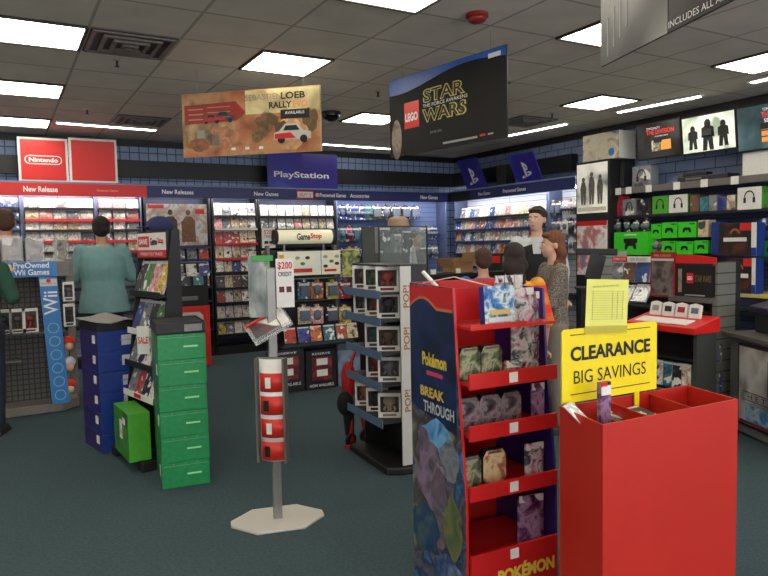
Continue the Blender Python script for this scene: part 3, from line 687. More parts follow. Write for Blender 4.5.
# demo kiosk with red lower panel
t = thing('demo_kiosk', 'black game demo kiosk with red lower panel reading PLAY GAME', 'kiosk', (YP(193, 330, 8.75).x, 8.75, 0), 0)
z = lambda y: YP(195, y, 8.75).z; W = YP(212, 330, 8.75).x-YP(176, 330, 8.75).x
MB().box((0, .25, z(306)/2), (W, .5, z(306)), 0).obj('red_cabinet', mat('kiosk_red', (215, 45, 34), .45), t, bevel=.01)
MB().box((0, .2, (z(306)+z(262))/2), (W*.94, .4, z(262)-z(306))).obj('black_upper', BLACK, t, bevel=.01)
pp = [(-W*.42, z(332)), (W*.22, z(332)), (W*.26, z(328)), (W*.3, z(324)), (W*.3, z(316)), (W*.2, z(312)), (-W*.42, z(312))]
MB().prism(pp, -.004, -.001).obj('cream_label', OFFW, t)
text('lettering', 'PLAY', .09, TXR, t, -W*.1, z(319), -.006, w=W*.34, off=.02); text('lettering', 'GAME', .06, TXR, t, -W*.1, z(327), -.006, w=W*.34, off=.02)
MB().box((-W*.1, -.02, z(298)), (W*.5, .05, .05)).obj('controller_cradle', GREYM, t)
for k in range(5):
    x = -W*.36+W*.18*k; put('game_case', case_mesh(.13, .16, .014, R(-10)), None, (YP(193, 330, 8.75).x+x, 8.70, z(285 if k % 2 else 276)), 0,
        label='grey game case %s from left on the black top of the demo kiosk' % ONES[k], cat='game case', group='game cases on the demo kiosk', color=PAL[['grey', 'black', 'white', 'teal', 'blue'][k]])

# ------------------------------------------------------------ left display rack
RG = mat('rack_grey', (118, 112, 104), .55, noise=.1)
wx0 = YP(-40, 330, 7.1).x; wx1 = YP(66, 330, 7.1).x; zw = lambda y, x=40: YP(x, y, 7.1).z
t = thing('game_rack', 'grey metal rack with blue header and blue upright sign at left edge', 'display rack', ((wx0+wx1)/2, 7.1, 0)); W = wx1-wx0
cxw = (wx0+wx1)/2; LXw = lambda px, y=330: YP(px, y, 7.1).x-cxw
MB().slab([(-W/2, 0), (W/2-.06, 0), (W/2+.1, .16), (W/2+.1, .55), (-W/2, .55)], 0, zw(405)).obj('base', RG, t, bevel=.008)
MB().box((0, .28, (zw(405)+zw(280))/2), (W, .03, zw(280)-zw(405))).obj('back_panel', grid_mat('perforated_grey', (92, 88, 82), (48, 46, 44), .05, .05, 'X', .25), t)
MB().box((.02, .26, (zw(262)+zw(277))/2), (W+.08, .5, zw(262)-zw(277))).obj('header_box', RG, t, bevel=.006)
MB().box((W/2+.06, .1, zw(330)), (.07, .07, zw(265)-zw(405))).obj('upright', RG, t, bevel=.004)
MB().box((-W/2, .1, zw(330)), (.07, .07, zw(265)-zw(405))).obj('upright', RG, t)
MB().box((0, .12, zw(333)), (W, .25, .02)).obj('shelf', RG, t); MB().box((0, .12, zw(360)), (W*.5, .2, .015), T=Matrix.Translation((-W*.2, 0, 0))).obj('shelf', RG, t)
hb = MB().box(((LXw(8)+LXw(60))/2, -.004, (zw(261)+zw(277))/2), (LXw(60)-LXw(8), .012, zw(261)-zw(277)-.01)).obj('blue_header_sign', SKY, t)
for s, y in (('PreOwned', 265), ('Wii Games', 272)): text('lettering', s, .055, TXW, t, (LXw(17)+LXw(52))/2, zw(y), -.011, w=LXw(52)-LXw(16.5), off=.02)
tp = [(LXw(41), zw(277)), (LXw(59), zw(277)), (LXw(65.5), zw(404)), (LXw(48), zw(404))]
MB().prism([tp[3], tp[2], tp[1], tp[0]], -.08, -.065).obj('blue_upright_sign', SKY, t)
MB().prism([(LXw(42), zw(286)), (LXw(59), zw(286)), (LXw(58.6), zw(279)), (LXw(41.6), zw(279))], -.083, -.08).obj('cream_label', OFFW, t)
text('lettering', 'GameStop', .02, TXR, t, LXw(50.5), zw(283.5), -.084, w=.13)
MB().ball((LXw(50.5), -.082, zw(280.7)), .02, sc=(1, .2, 1)).obj('red_emblem', TXR, t)
text('lettering', 'Wii', .12, TXW, t, LXw(51.5), zw(303), -.082, w=.22, spin=R(90), off=.01)
for k in range(6):
    c = (LXw(53+k*.75), zw(328+k*13.5)); g2 = MB(); pr = None
    for j in range(16):
        a0, a1 = j*math.pi/8, (j+1)*math.pi/8
        g2.prism([(c[0]+.05*math.cos(a0), c[1]+.05*math.sin(a0)), (c[0]+.05*math.cos(a1), c[1]+.05*math.sin(a1)), (c[0]+.042*math.cos(a1), c[1]+.042*math.sin(a1)), (c[0]+.042*math.cos(a0), c[1]+.042*math.sin(a0))], -.082, -.08)
    g2.obj('ring_print', mat('pale_blue_ink', (130, 180, 215), .5), t)

def window_box(name, label, group, w_, h_, d_, loc, rz, col, figure=True):
    """white carton with a big window and a toy figure inside"""
    t = thing(name, label, 'toy box', loc, rz, group)
    f = MB(); b_ = .013
    f.box((0, d_-.003, h_/2), (w_, .006, h_), 0)
    for a in (-1, 1):
        f.box((a*(w_/2-.003), d_/2, h_/2), (.006, d_-.012, h_), 0); f.box((a*(w_/2-b_/2), .003, h_/2), (b_, .006, h_), 0)
    f.box((0, .003, .018), (w_-2*b_, .006, .036), 0); f.box((0, .003, h_-.012), (w_-2*b_, .006, .024), 0)
    f.box((0, d_/2, .003), (w_-.012, d_-.012, .006), 0); f.box((0, d_/2, h_-.003), (w_-.012, d_-.012, .006), 0)
    f.obj('carton', WHITE, t)
    MB().box((0, .001, .018), (w_*.6, .003, .018)).obj('name_label', mat('carton_label_%s' % col, tuple(int(v*.6) for v in PAL[col]), .5), t)
    MB().box((0, d_-.009, h_/2), (w_-.02, .003, h_-.03)).obj('inner_card', mat('inner_card', (92, 84, 78), .6), t)
    if figure:
        m = mat('figure_%s' % col, tuple(int(v*.55+35) for v in PAL[col]), .6)
        MB().ball((0, d_*.55, h_*.6), w_*.26, sc=(1.15, .8, .95)).cyl((0, d_*.55, h_*.2), (0, d_*.55, h_*.45), w_*.1, w_*.15, 10).cyl((-.02, d_*.55, h_*.2), (-.02, d_*.55, .01), .012, .014, 8).cyl((.02, d_*.55, h_*.2), (.02, d_*.55, .01), .012, .014, 8).cyl((-.03, d_*.5, h_*.4), (-.04, d_*.4, h_*.25), .009, .009, 7).cyl((.03, d_*.5, h_*.4), (.04, d_*.4, h_*.25), .009, .009, 7).obj('figure', m, t)
    return t
fig_cols = ['brown', 'green', 'red', 'grey', 'orange', 'black', 'cream', 'teal']
for k, x in enumerate((4, 18, 31)):
    p = YP(x, 332, 7.02); window_box('boxed_figure', '%s white window box on the shelf of the grey left rack' % ('leftmost', 'middle', 'right')[k], 'boxed figures on the grey rack', .13, .22, .09, (p.x, 7.02, zw(332)+.012), 0, ['black', 'brown', 'red'][k])
for k, (x, y0, y1) in enumerate(((69, 282, 301), (70, 304, 326))):
    p = YP(x, y1, 7.06); window_box('boxed_figure', 'white window box hanging %s at the right end of the grey rack' % ('higher', 'lower')[k], None, .1, YP(x, y0, 7.06).z-p.z, .08, (p.x, 7.06, p.z), 0, ['grey', 'black'][k])
for k, (x, y, c) in enumerate(((68.5, 341, 'red'), (69, 362, 'white'), (69.5, 384, 'red'))):
    p = YP(x, y, 7.08)
    t = thing('plush_toy', '%s round plush hanging at the right end of the grey rack' % ('upper red', 'white middle', 'lower red')[k], 'toy', p)
    mm = mat('plush_%s' % c, (200, 60, 40) if c == 'red' else (205, 200, 205), .9)
    MB().ball((0, 0, 0), .06, sc=(1, .8, .9)).obj('cap', mm, t)
    MB().ball((0, -.02, -.045), .042).obj('head', mat('plush_skin', (215, 170, 140), .9), t)
    MB().cyl((0, 0, .05), (0, .05, .1), .003, .003, 6).obj('hook', SILVER, t)
for k, (x0, x1, y0) in enumerate(((1.5, 23.5, 236), (26, 45, 238.5), (56, 71, 238))):
    p = YP((x0+x1)/2, 260, 7.2); w_ = YP(x1, 250, 7.2).x-YP(x0, 250, 7.2).x; h_ = YP(x0, y0, 7.2).z-zw(262)-.004
    t = thing('clear_game_box', 'clear boxed game standing %s on the grey rack top' % ('leftmost', 'in the middle', 'rightmost')[k], 'game case', (p.x, 7.2, zw(262)+.004), R(0 if k < 2 else 35))
    MB().box((0, .03, h_/2), (w_, .06, h_)).obj('clear_case', CLEAR, t)
    o = MB().box((0, .03, h_/2), (w_*.84, .03, h_*.86), 1, front=0).obj('sleeve', [COVERL, OFFW], t); o.color = (*lin((150, 140, 128)), 1)

# ------------------------------------------------------------ console box towers and the rack between them
def tower(label, corner, rz, w_, d_, H, n, col, colname, lab2, pol):
    """corner = near left bottom corner"""
    M_ = Matrix.Rotation(rz, 3, 'Z'); c = Vector(corner)+M_ @ Vector((w_/2, d_/2, 0)); h_ = H/n
    for k in range(n):
        t = thing('console_box', '%s boxed console, %s from the floor in the %s' % (colname, ONES[k], lab2), 'box', (c.x, c.y, h_*k), rz+R(random.uniform(-.8, .8)), 'boxes in the %s' % lab2)
        MB().box((0, 0, h_/2), (w_, d_, h_-.002), 0, sides=1).obj('carton', col, t, bevel=.002)
        MB().box((w_*.18, -d_/2-.0015, h_*.5), (w_*.3, .002, h_*.07)).obj('name_print', mat('pale_%s_print' % colname, pol, .5), t)
        MB().box((0, -d_/2-.001, h_*.86), (w_*.9, .0015, .003)).obj('line_print', mat('pale_%s_line' % colname, tuple(int(v*.7) for v in pol), .5), t)
        g2 = MB()
        for j in range(3): g2.box((-w_*.25+j*w_*.25, -d_/2-.001, h_*.97-.006), (.01, .002, .004))
        g2.obj('tab_print', mat('pale_%s_line' % colname, pol, .5), t)
        if k % 2 == 0 or colname == 'blue':
            MB().box((-w_/2-.0015, -d_*.28, h_*.6), (.002, .06, h_*.4)).obj('price_sticker', WHITE, t)
        yield t, w_, d_, h_
GC = ZP(163, 490, 0)
for t, w_, d_, h_ in tower('green', GC, R(-6), .30, .42, 1.0, 6, [GREEN, art('green_side', [(14, 92, 52), (22, 120, 66), (10, 66, 44)], 6, seed=2)], 'green', 'stack nearest the viewer', (150, 225, 160)): pass
zt_ = 1.0; M_ = Matrix.Rotation(R(-6), 3, 'Z'); c = GC+M_ @ Vector((.15, .21, 0))
t = thing('carton_tray', 'black open tray lying on top of the green boxes', 'tray', (c.x, c.y, zt_+.002), R(-6))
g2 = MB().box((0, 0, .004), (.31, .43, .008))
for a in (-1, 1): g2.box((a*.15, 0, .035), (.008, .43, .07)); g2.box((0, a*.211, .035), (.292, .008, .07))
g2.obj('tray', BLACK, t); MB().box((.075, -.2165, .035), (.11, .003, .045)).obj('silver_label', GREYM, t)
MB().box((0, 0, .062), (.28, .4, .006)).obj('lid_insert', DARK, t)
BC = ZP(103, 454, 0)
for t, w_, d_, h_ in tower('blue', BC, R(12), .31, .40, .93, 6, [BLUE, art('blue_purple_side', [(28, 30, 100), (52, 34, 96), (18, 40, 120)], 5, seed=7)], 'blue', 'stack behind the sale rack', (70, 110, 190)):
    MB().box((w_*.27, -d_/2-.0015, h_*.5), (w_*.4, .002, h_*.5)).obj('white_print', mat('grey_print', (205, 206, 212), .5), t)
M_ = Matrix.Rotation(R(12), 3, 'Z'); c = BC+M_ @ Vector((.155, .2, 0))
t = thing('carton_tray', 'black tray with warped grey lid on the blue boxes', 'tray', (c.x, c.y, .932), R(12))
g2 = MB().box((0, 0, .004), (.32, .41, .008))
for a in (-1, 1): g2.box((a*.155, 0, .03), (.008, .41, .055)); g2.box((0, a*.2, .03), (.302, .008, .055))
g2.obj('tray', BLACK, t)
vs = []; fs = []
for j in range(7):
    for i in range(7):
        u, v = i/6-.5, j/6-.5; vs.append((u*.36, v*.45, .066+.03*(1-4*u*u)*(.6+v)+.012*math.sin(u*9)))
for j in range(6):
    for i in range(6): fs.append((j*7+i, j*7+i+1, j*7+i+8, j*7+i+7))
lid = MB().add(vs, fs, 0, None, True).obj('warped_lid', mat('grey_card', (120, 118, 116), .6), t)
so = lid.modifiers.new('thickness', 'SOLIDIFY'); so.thickness = .004

# sale rack
SA = R(-78); M3 = Matrix.Rotation(SA, 3, 'Z')
RC = Vector((.90, 5.12, 0))
t = thing('sale_rack', 'tall black slanted game rack with white header sign between box stacks', 'display rack', RC, SA)
SW = .56
side = [(-.04, .05), (.16, .05), (.16, 1.68), (.10, 1.68), (.06, 1.30), (-.04, .5)]
for a in (-1, 1):
    vs = [(a*SW/2-.01*a, y, z) for y, z in side]+[(a*SW/2+.01*a, y, z) for y, z in side]; n = len(side)
    MB().add(vs, [tuple(range(n)), tuple(range(2*n-1, n-1, -1))]+[(k, (k+1) % n, n+(k+1) % n, n+k) for k in range(n)]).obj('side_panel', BLACK, t)
MB().box((0, .15, .85), (SW, .02, 1.6)).obj('back_panel', BLACK, t)
for a in (-1, 1): MB().box((a*.25, .05, .035), (.09, .46, .07)).obj('foot', BLACK, t, bevel=.008)
MB().box((0, .09, 1.575), (SW-.03, .03, .2)).obj('header_panel', BLACK, t)
MB().box((0, .072, 1.60), (SW-.06, .004, .125)).obj('white_header_sign', WHITE, t); MB().box((0, .072, 1.51), (SW-.06, .004, .05)).obj('red_header_strip', REDB, t)
MB().box((-.13, .069, 1.60), (.2, .003, .08)).obj('red_save_label', REDB, t)
text('lettering', 'SAVE', .04, TXW, t, -.13, 1.60, .0665, w=.15, off=.03)
text('lettering', 'Game', .055, TXB, t, .05, 1.60, .069, w=.12, off=.03); text('lettering', 'Stop', .055, TXR, t, .17, 1.60, .069, w=.1, off=.03)
text('lettering', 'WHEN YOU TRADE', .024, TXW, t, 0, 1.51, .069, w=.4)
tiers = [(1.22, .04, 4, .25), (.94, .01, 4, .24), (.70, -.02, 4, .2), (.48, -.04, 4, .2)]
tcol = [['black', 'green', 'pink', 'yellow'], ['blue', 'grey', 'black', 'green'], ['grey', 'black', 'white', 'red'], ['grey', 'red', 'black', 'white']]
for i, (z, y, n, h_) in enumerate(tiers):
    s = MB().box((0, y+.03, z-.008), (SW-.02, .13, .016)).obj('shelf', BLACK, t)
    MB().box((0, y-.035, z-.002), (SW-.02, .006, .045)).obj('price_strip', WHITE if i in (1, 3) else BLACK, s)
    if i in (1, 3): MB().box((0, y-.039, z-.002), (.12, .003, .03)).obj('red_label', REDB, s)
    for k in range(n):
        c = tcol[i][k]; P = M3 @ Vector((-.195+.13*k, y-.005, z+.004))+RC
        put('game_case', case_mesh(.126, h_, .014, R(-20)), None, P, SA, label='%s game case, %s from left on the %s tier of the sale rack' % (c, ONES[k], ONES[i]), cat='game case', group='game cases on the black sale rack', color=PAL[c])
q = M3 @ Vector((.13, -.07, .90))+RC
t = thing('sale_tag', 'small white SALE tag clipped on the slanted rack', 'tag', q, SA+R(50))
MB().box((0, 0, 0), (.085, .003, .2)).obj('card', WHITE, t); text('lettering', 'SALE', .05, TXR, t, 0, 0, -.003, w=.07, off=.02)
q = M3 @ Vector((.03, -.14, .072))+RC
t = thing('console_box', 'lime green boxed console with white price tag under the sale rack', 'box', q, SA+R(-8))
MB().box((0, 0, .17), (.44, .15, .34), 1, front=0, top=1).obj('carton', [art('lime_print', [(24, 44, 26), (50, 120, 36), (70, 150, 44), (24, 40, 26)], 6, seed=3), LIME], t, bevel=.003)
MB().box((.02, -.08, .2), (.07, .003, .13)).obj('price_tag', WHITE, t); text('lettering', 'SALE', .03, TXR, t, .02, .2, -.082, w=.05, spin=R(90))
MB().box((.1, -.077, .27), (.08, .003, .04)).obj('name_print', WHITE, t)

# ------------------------------------------------------------ metal leaflet stand
S = ZP(278, 520, 0)
t = thing('leaflet_stand', 'silver metal stand on white base with red panels and tilted holder', 'stand', S, R(-14))
MB().slab([(-.26, -.035), (-.13, -.17), (.13, -.17), (.26, -.035), (.26, .035), (.13, .17), (-.13, .17), (-.26, .035)], 0, .014).obj('base_plate', mat('white_metal', (200, 196, 188), .4, .2), t, bevel=.003)
MB().box((0, .0, .72), (.05, .035, 1.42)).obj('pole', mat('brushed_metal', (135, 132, 126), .38, .6, noise=.06), t, bevel=.004)
QP = thing if False else None
new0 = set(t.children)
def curved(xw, dep, z0, z1, y0, m, name, n=10, th=.004):
    g = MB(); vs = []; fs = []
    for k in range(n+1):
        u = k/n*2-1; vs += [(u*xw, y0-dep*(1-u*u), z0), (u*xw, y0-dep*(1-u*u), z1), (u*xw, y0-dep*(1-u*u)+th, z0), (u*xw, y0-dep*(1-u*u)+th, z1)]
    for k in range(n):
        a = 4*k; fs += [(a, a+4, a+5, a+1), (a+2, a+3, a+7, a+6), (a+1, a+5, a+7, a+3), (a, a+2, a+6, a+4)]
    g.add(vs, fs, 0, None, True); return g.obj(name, m, t)
curved(.068, .02, .36, .93, -.045, WHITE, 'curved_panel')
MB().box((.0, -.028, .645), (.15, .03, .58)).obj('backing', GREYM, t, bevel=.004)
for a in (-1, 1): MB().box((a*.078, -.045, .645), (.012, .07, .58)).obj('side_rail', mat('rail_grey', (110, 106, 100), .45, .4), t)
for k in range(4):
    z0 = .80-.128*k
    curved(.064, .02, z0-.052, z0+.052, -.0475, mat('panel_red', (205, 42, 30), .45), 'red_pocket')
    MB().box((-.012 if k % 2 == 0 else -.025, -.071, z0), (.03, .003, .06)).obj('leaflet_print', WHITE if k % 2 == 0 else TXB, t)
RZP = Matrix.Rotation(R(-24), 4, 'Z')
for c_ in t.children:
    if c_ not in new0 and c_.data: c_.data.transform(RZP)
for a in (-1,): pass
# tilted acrylic holder
T = Matrix.Translation((-.02, -.02, 1.11)) @ Matrix.Rotation(R(-28), 4, 'Y') @ Matrix.Rotation(R(-55), 4, 'X')
g2 = MB()
g2.box((0, .0, 0), (.23, .005, .17), 0, T=T).box((0, -.02, -.085), (.23, .04, .004), 0, T=T)
for a in (-1, 1): g2.box((a*.115, -.02, 0), (.004, .04, .17), 0, T=T)
g2.obj('acrylic_holder', CLEAR, t)
o = MB().box((-.02, -.006, 0), (.15, .006, .15), 1, front=0, T=T).box((.085, -.007, .0), (.05, .008, .15), 2, T=T).box((-.02, -.012, .07), (.19, .012, .012), 3, T=T).obj('brochures', [COVERL, OFFW, WHITE, TXR], t); o.color = (*lin((95, 60, 60)), 1)
T = Matrix.Translation((-.02, .01, 1.33))
o = MB().box((-.045, -.022, 0), (.115, .006, .34), 1, front=0, T=T).obj('green_poster', [art('dark_green_art', [(40, 90, 50), (60, 66, 66), (120, 128, 122), (165, 168, 160), (50, 130, 60)], 9, seed=5, stretch=(1, 1, .35)), WHITE], t)
MB().box((-.045, -.0265, 1.485), (.115, .003, .03)).obj('green_strip_print', mat('green_strip', (50, 150, 60), .5), t)
MB().box((.075, -.03, 1.345), (.098, .006, .27)).obj('credit_card_sign', WHITE, t)
text('lettering', '$200', .045, TXR, t, .075, 1.44, -.0345, w=.08, off=.02); text('lettering', 'CREDIT', .025, TXB, t, .075, 1.395, -.0345, w=.075, off=.02)
for a in (-.02, .02): MB().box((.075+a, -.0345, 1.31), (.028, .003, .032)).obj('controller_print', mat('dark_red_ink', (90, 24, 24), .5), t)

# ------------------------------------------------------------ revolving rack of boxed figures
FA = R(-94); F0 = Vector((2.40, 4.12, 0)); MF = Matrix.Rotation(FA, 3, 'Z')
t = thing('figure_rack', 'black rack with blue trays of white boxed figures and white end panel', 'display rack', F0, FA)
MB().slab([(-.34, -.2), (.30, -.2), (.35, -.1), (.35, .2), (-.34, .2)], 0, .05).obj('base', BLACK, t, bevel=.01)
MB().box((0, .06, .73), (.62, .04, 1.34)).obj('back_panel', BLACK, t)
for a in (-1, 1): MB().box((a*.31, .02, .73), (.02, .2, 1.36)).obj('side_panel', BLACK, t)
MB().box((.329, -.05, .73), (.012, .08, 1.34)).obj('white_end_panel', OFFW, t)
ep = put('gold_lettering', None, t, (.337, .055, 0), R(90)) if False else None
for z in (1.2, .92, .5):
    tt = text('gold_lettering', 'POP!', .045, mat('gold_ink', (150, 105, 40), .5), t, 0, 0, 0, w=.15, spin=R(90), off=.02)
    tt.rotation_euler = (0, 0, R(90)); tt.location = (.338, -.05, z)
MB().box((0, -.03, 1.405), (.6, .26, .012)).obj('top_board', BLACK, t)
BT = mat('tray_blue_grey', (82, 104, 132), .5)
zs = [1.225, 1.045, .82, .61, .36]
for i, z in enumerate(zs):
    s = MB().box((0, -.1, z-.006), (.6, .24, .012)).obj('tray', BLACK, t)
    MB().box((0, -.222, z-.012), (.6, .006, .055)).obj('tray_lip', BT, s)
    for k in range(3):
        P = MF @ Vector((-.2+.2*k+(.01 if i % 2 else 0), -.12, z+.002))+F0
        c = fig_cols[(i*3+k) % 8]
        if i in (2, 3) and k == 0: continue
        window_box('boxed_figure', 'white window box with %s figure, %s from far end on %s tray' % (c, ONES[k], ONES[i]), 'boxed figures on the blue tray rack', .155, .17, .1, P, FA+R(62), c)

# ------------------------------------------------------------ right wall: framed poster tower, screens, hardware shelves
XT = XS-.12
def xr(px, py, X=XS): return XP(px, py, X)
t, TW, TH = fbox('poster_tower', 'tall black tower with two framed lit posters on right wall', 'display', 576, 161, 609, 275, 'right', XT, .45, [BLACK, BLACK])
t.location.z = 0; [setattr(c.location, 'z', 0) for c in t.children]
top = XP(592, 161, XT).z; bot = XP(592, 275, XT).z
for c in list(t.children): D.objects.remove(c)
MB().box((0, .1, top/2), (TW, .2, top)).obj('cabinet', BLACK, t, bevel=.005)
zt, zb = top-.03, XP(592, 213, XT).z
MB().box((0, -.004, (zt+zb)/2), (TW-.05, .008, zt-zb)).obj('light_poster', art('light_poster_a', [(70, 70, 70), (190, 190, 180), (235, 232, 220), (240, 225, 170)], 2.2, seed=3, detail=2, emit=.35), t)
for k, fx in enumerate((-.25, 0, .25)):
    h_ = (.32, .38, .34)[k]; b_ = zb+.11
    MB().ball((fx*TW, -.009, b_+h_), .028, sc=(1, .1, 1.1)).prism([(fx*TW-.035, b_), (fx*TW-.008, b_), (fx*TW, b_+.15), (fx*TW+.008, b_), (fx*TW+.035, b_), (fx*TW+.05, b_+h_-.12), (fx*TW+.03, b_+h_-.03), (fx*TW-.03, b_+h_-.03), (fx*TW-.05, b_+h_-.12)], -.0105, -.008).obj('figure_print', mat('dark_figure_ink', (104, 98, 90), .6, noise=.4, scale=50), t)
MB().box((0, -.009, zb+.05), (TW-.08, .003, .05)).obj('cream_strip_print', mat('cream_strip', (225, 220, 190), .5), t)
z2, z3 = XP(592, 221, XT).z, bot
MB().box((0, -.004, (z2+z3)/2), (TW-.05, .008, z2-z3)).obj('pale_poster', art('light_poster_b', [(190, 60, 60), (235, 215, 205), (240, 240, 240), (200, 120, 110), (120, 130, 170)], 5, seed=13), t)
MB().box((0, -.009, z2-.03), (TW-.05, .003, .06)).obj('red_strip_print', REDB, t)
t, W, H = fbox('console_box', 'large console box with pale photo print on top of the poster tower', 'box', 583, 132, 619, 159, 'right', XT+.06, .3, [art('console_box_art', [(60, 90, 150), (190, 185, 165), (215, 205, 180), (120, 110, 95), (205, 200, 190)], 3.5, seed=4), OFFW])
t.location.z = top+.002
MB().ball((W*.3, -.003, H*.25), .05, sc=(1, .1, 1)).obj('blue_badge', SKY, t)
t, W, H = fbox('loudspeaker', 'black speaker box behind the poster tower above the long shelf', 'speaker', 609, 157, 624, 187, 'right', XS+.1, .2, [mat('speaker_cloth', (48, 46, 44), .9), DARK], bevel=.006)
MB().box((0, -.004, H*.5), (W*.86, .008, H*.9)).obj('grille', MC['speaker_cloth'], t)

ry1, ry0 = XP(609, 218, XT).y-.012, 1.6
zR = [XP(609, 191, XS).z, XP(610, 217.5, XS).z, XP(640, 262, XS).z]
t = shelf_unit('long dark shelving of headsets and controllers along the right wall', ry0, ry1, [zR[0], zR[1], zR[2], .75, .4], 'right', SLATD, False, z1=2.2)
RU = t
t = None
# price rail of the top shelf
rail = MB().box((0, -.02, 0), (ry1-ry0, .01, .075)).obj('top_price_rail', GREYM, RU, (0, 0, zR[0]-.02))
for k, x in enumerate((613, 628.5, 648.5, 676.5, 704, 734.5)):
    y = min(XP(x, 185, XS-.03).y, ry1-.05)
    MB().box(((ry0+ry1)/2-y, -.028, 0), (.085, .004, .085)).obj('price_card', WHITE, rail)
def screen(x0, x1, yt, yb, label, kind):
    X = XS-.02; a, b = XP(x0, (yt+yb)/2, X), XP(x1, (yt+yb)/2, X); xm = (x0+x1)/2
    zt, zb = XP(xm, yt, X).z, XP(xm, yb, X).z; W = abs(a.y-b.y)-.01; H = zt-zb
    t = thing('wall_screen', label, 'screen', (X+.02, (a.y+b.y)/2, zb), R(-90))
    T = Matrix.Rotation(R(6), 4, 'X')
    MB().box((0, .02, H/2), (W, .05, H), T=T).obj('bezel', BLACK, t, bevel=.004)
    MB().box((0, .1, H*.5), (.1, .3, .06)).obj('wall_bracket', DARK, t)
    em = {0: [(12, 10, 10), (24, 18, 18), (50, 50, 48)], 1: [(90, 100, 90), (175, 185, 165), (225, 230, 215), (140, 150, 130)], 2: [(20, 30, 32), (50, 72, 76), (90, 110, 112)]}[kind]
    MB().box((0, -.008, H/2), (W-.03, .006, H-.035), T=T).obj('display', art('screen_image_%d' % kind, em, 2.5, seed=kind+3, detail=3, emit=.9), t)
    def tx(s, h, m, x, z, w): o = text('screen_lettering', s, h, m, t, x, 0, 0, w=w); o.location = T @ Vector((x, -.0125, z)); o.rotation_euler = (R(6), 0, 0)
    RI = mat('screen_red', (235, 60, 45), .5, emit=.8)
    def sb(x, z, w_, h_, m): MB().box((x, -.0125, z), (w_, .002, h_), T=T).obj('screen_graphic', m, t)
    if kind == 0:
        tx("TOM CLANCY'S", H*.06, mat('screen_white', (230, 230, 230), .5, emit=.6), W*-.1, H*.83, W*.3); tx('THE DIVISION', H*.12, RI, W*.05, H*.72, W*.62)
        tx('AVAILABLE NOW', H*.035, mat('screen_white', (230, 230, 230), .5, emit=.6), W*.08, H*.6, W*.3)
        sb(-W*.05, H*.35, W*.2, H*.3, art('screen_graphic_a', [(200, 190, 150), (90, 80, 60), (220, 220, 200)], 20, emit=.4)); sb(W*.17, H*.35, W*.22, H*.26, mat('screen_orange', (225, 150, 70), .5, emit=.5))
    if kind == 1:
        for k, fx in enumerate((-.28, 0, .28)):
            s = (.85, 1.1, .9)[k]; c = mat('screen_dark_figure', (40, 42, 40), .6, noise=.4, scale=40)
            g2 = MB().ball((0, 0, 0), .03*s, sc=(1, .1, 1.15))
            g2 = MB(); x = fx*W; hh = H*.62*s; zf = H*.12 if k != 1 else H*.06
            g2.prism([(x-.06*s, zf), (x-.015*s, zf), (x, zf+hh*.42), (x+.015*s, zf), (x+.06*s, zf), (x+.05*s, zf+hh*.5), (x+.07*s, zf+hh*.47), (x+.065*s, zf+hh*.85), (x+.03*s, zf+hh*.92), (x-.03*s, zf+hh*.92), (x-.065*s, zf+hh*.85), (x-.07*s, zf+hh*.47), (x-.05*s, zf+hh*.5)], -.0135, -.0115, T=T)
            g2.prism([(x+.035*s*math.cos(a), zf+hh+.0+.045*s*math.sin(a)) for a in [j*math.pi/6 for j in range(12)]], -.0135, -.0115, T=T)
            g2.obj('screen_figure', c, t)
    if kind == 2:
        tx("TOM CLANCY'S", H*.06, mat('screen_white', (230, 230, 230), .5, emit=.6), W*.12, H*.86, W*.35); tx('THE DIVISION', H*.13, RI, W*.2, H*.74, W*.55)
        tx('SEASON PASS', H*.08, mat('screen_white', (230, 230, 230), .5, emit=.6), W*.22, H*.62, W*.5)
        for k in range(3): sb(W*.22, H*(.48-.13*k), W*.6, H*.1, mat('screen_orange', (225, 150, 70), .5, emit=.5))
screen(637, 682, 121, 158, 'left wall screen with red title on black', 0)
screen(682, 737, 113, 152, 'middle wall screen showing three dark figures on pale green', 1)
screen(737, 800, 102, 149, 'right wall screen with orange boxes, cut off by picture edge', 2)

def rbox(name, label, cat, x0, y0, x1, y1, col, zfloor, depth=.14, X=XS+.03, group=None, extra=None, m=None, rz=0):
    f0, f1 = XP(x0, (y0+y1)/2, X), XP(x1, (y0+y1)/2, X); H = XP((x0+x1)/2, y0, X).z-zfloor-.001; W = abs(f0.y-f1.y)*.97
    t = thing(name, label, cat, (X, (f0.y+f1.y)/2, zfloor+.001), R(-90)+rz, group)
    o = MB().box((0, depth/2, H/2), (W, depth, H), 1, front=0).obj('carton', m or [COVERL, mat('carton_side_%s' % col, PAL[col], .5)], t, bevel=.002)
    o.color = (*lin(PAL[col]), 1)
    if extra: extra(t, W, H)
    return t
def pad(t, W, H, s=1.0, x=0, z=.5, c=None, y=-.003):
    m = c or TXB; q = min(W, H)*.32*s
    pts = [(-q, -q*.5), (-q*.6, -q*.55), (-q*.35, -q*.1), (q*.35, -q*.1), (q*.6, -q*.55), (q, -q*.5), (q*.85, q*.3), (q*.5, q*.5), (-q*.5, q*.5), (-q*.85, q*.3)]
    MB().prism([(x+a, H*z+b) for a, b in pts], y, -.0005).obj('controller_print', m, t)
def cans(t, W, H, x=0, y=-.003):
    q = min(W, H)*.3; g2 = MB(); n = 12
    for k in range(n):
        a0, a1 = math.pi*k/n, math.pi*(k+1)/n
        g2.prism([(x+q*math.cos(a0)*.8, H*.55+q*math.sin(a0)), (x+q*math.cos(a0)*.66, H*.55+q*.8*math.sin(a0)), (x+q*math.cos(a1)*.66, H*.55+q*.8*math.sin(a1)), (x+q*math.cos(a1)*.8, H*.55+q*math.sin(a1))], y, -.0005)
    for a in (-1, 1): g2.box((x+a*q*.72, y/2, H*.42), (q*.36, abs(y), q*.8))
    g2.obj('headset_print', TXB, t)
z0 = zR[0]+.002
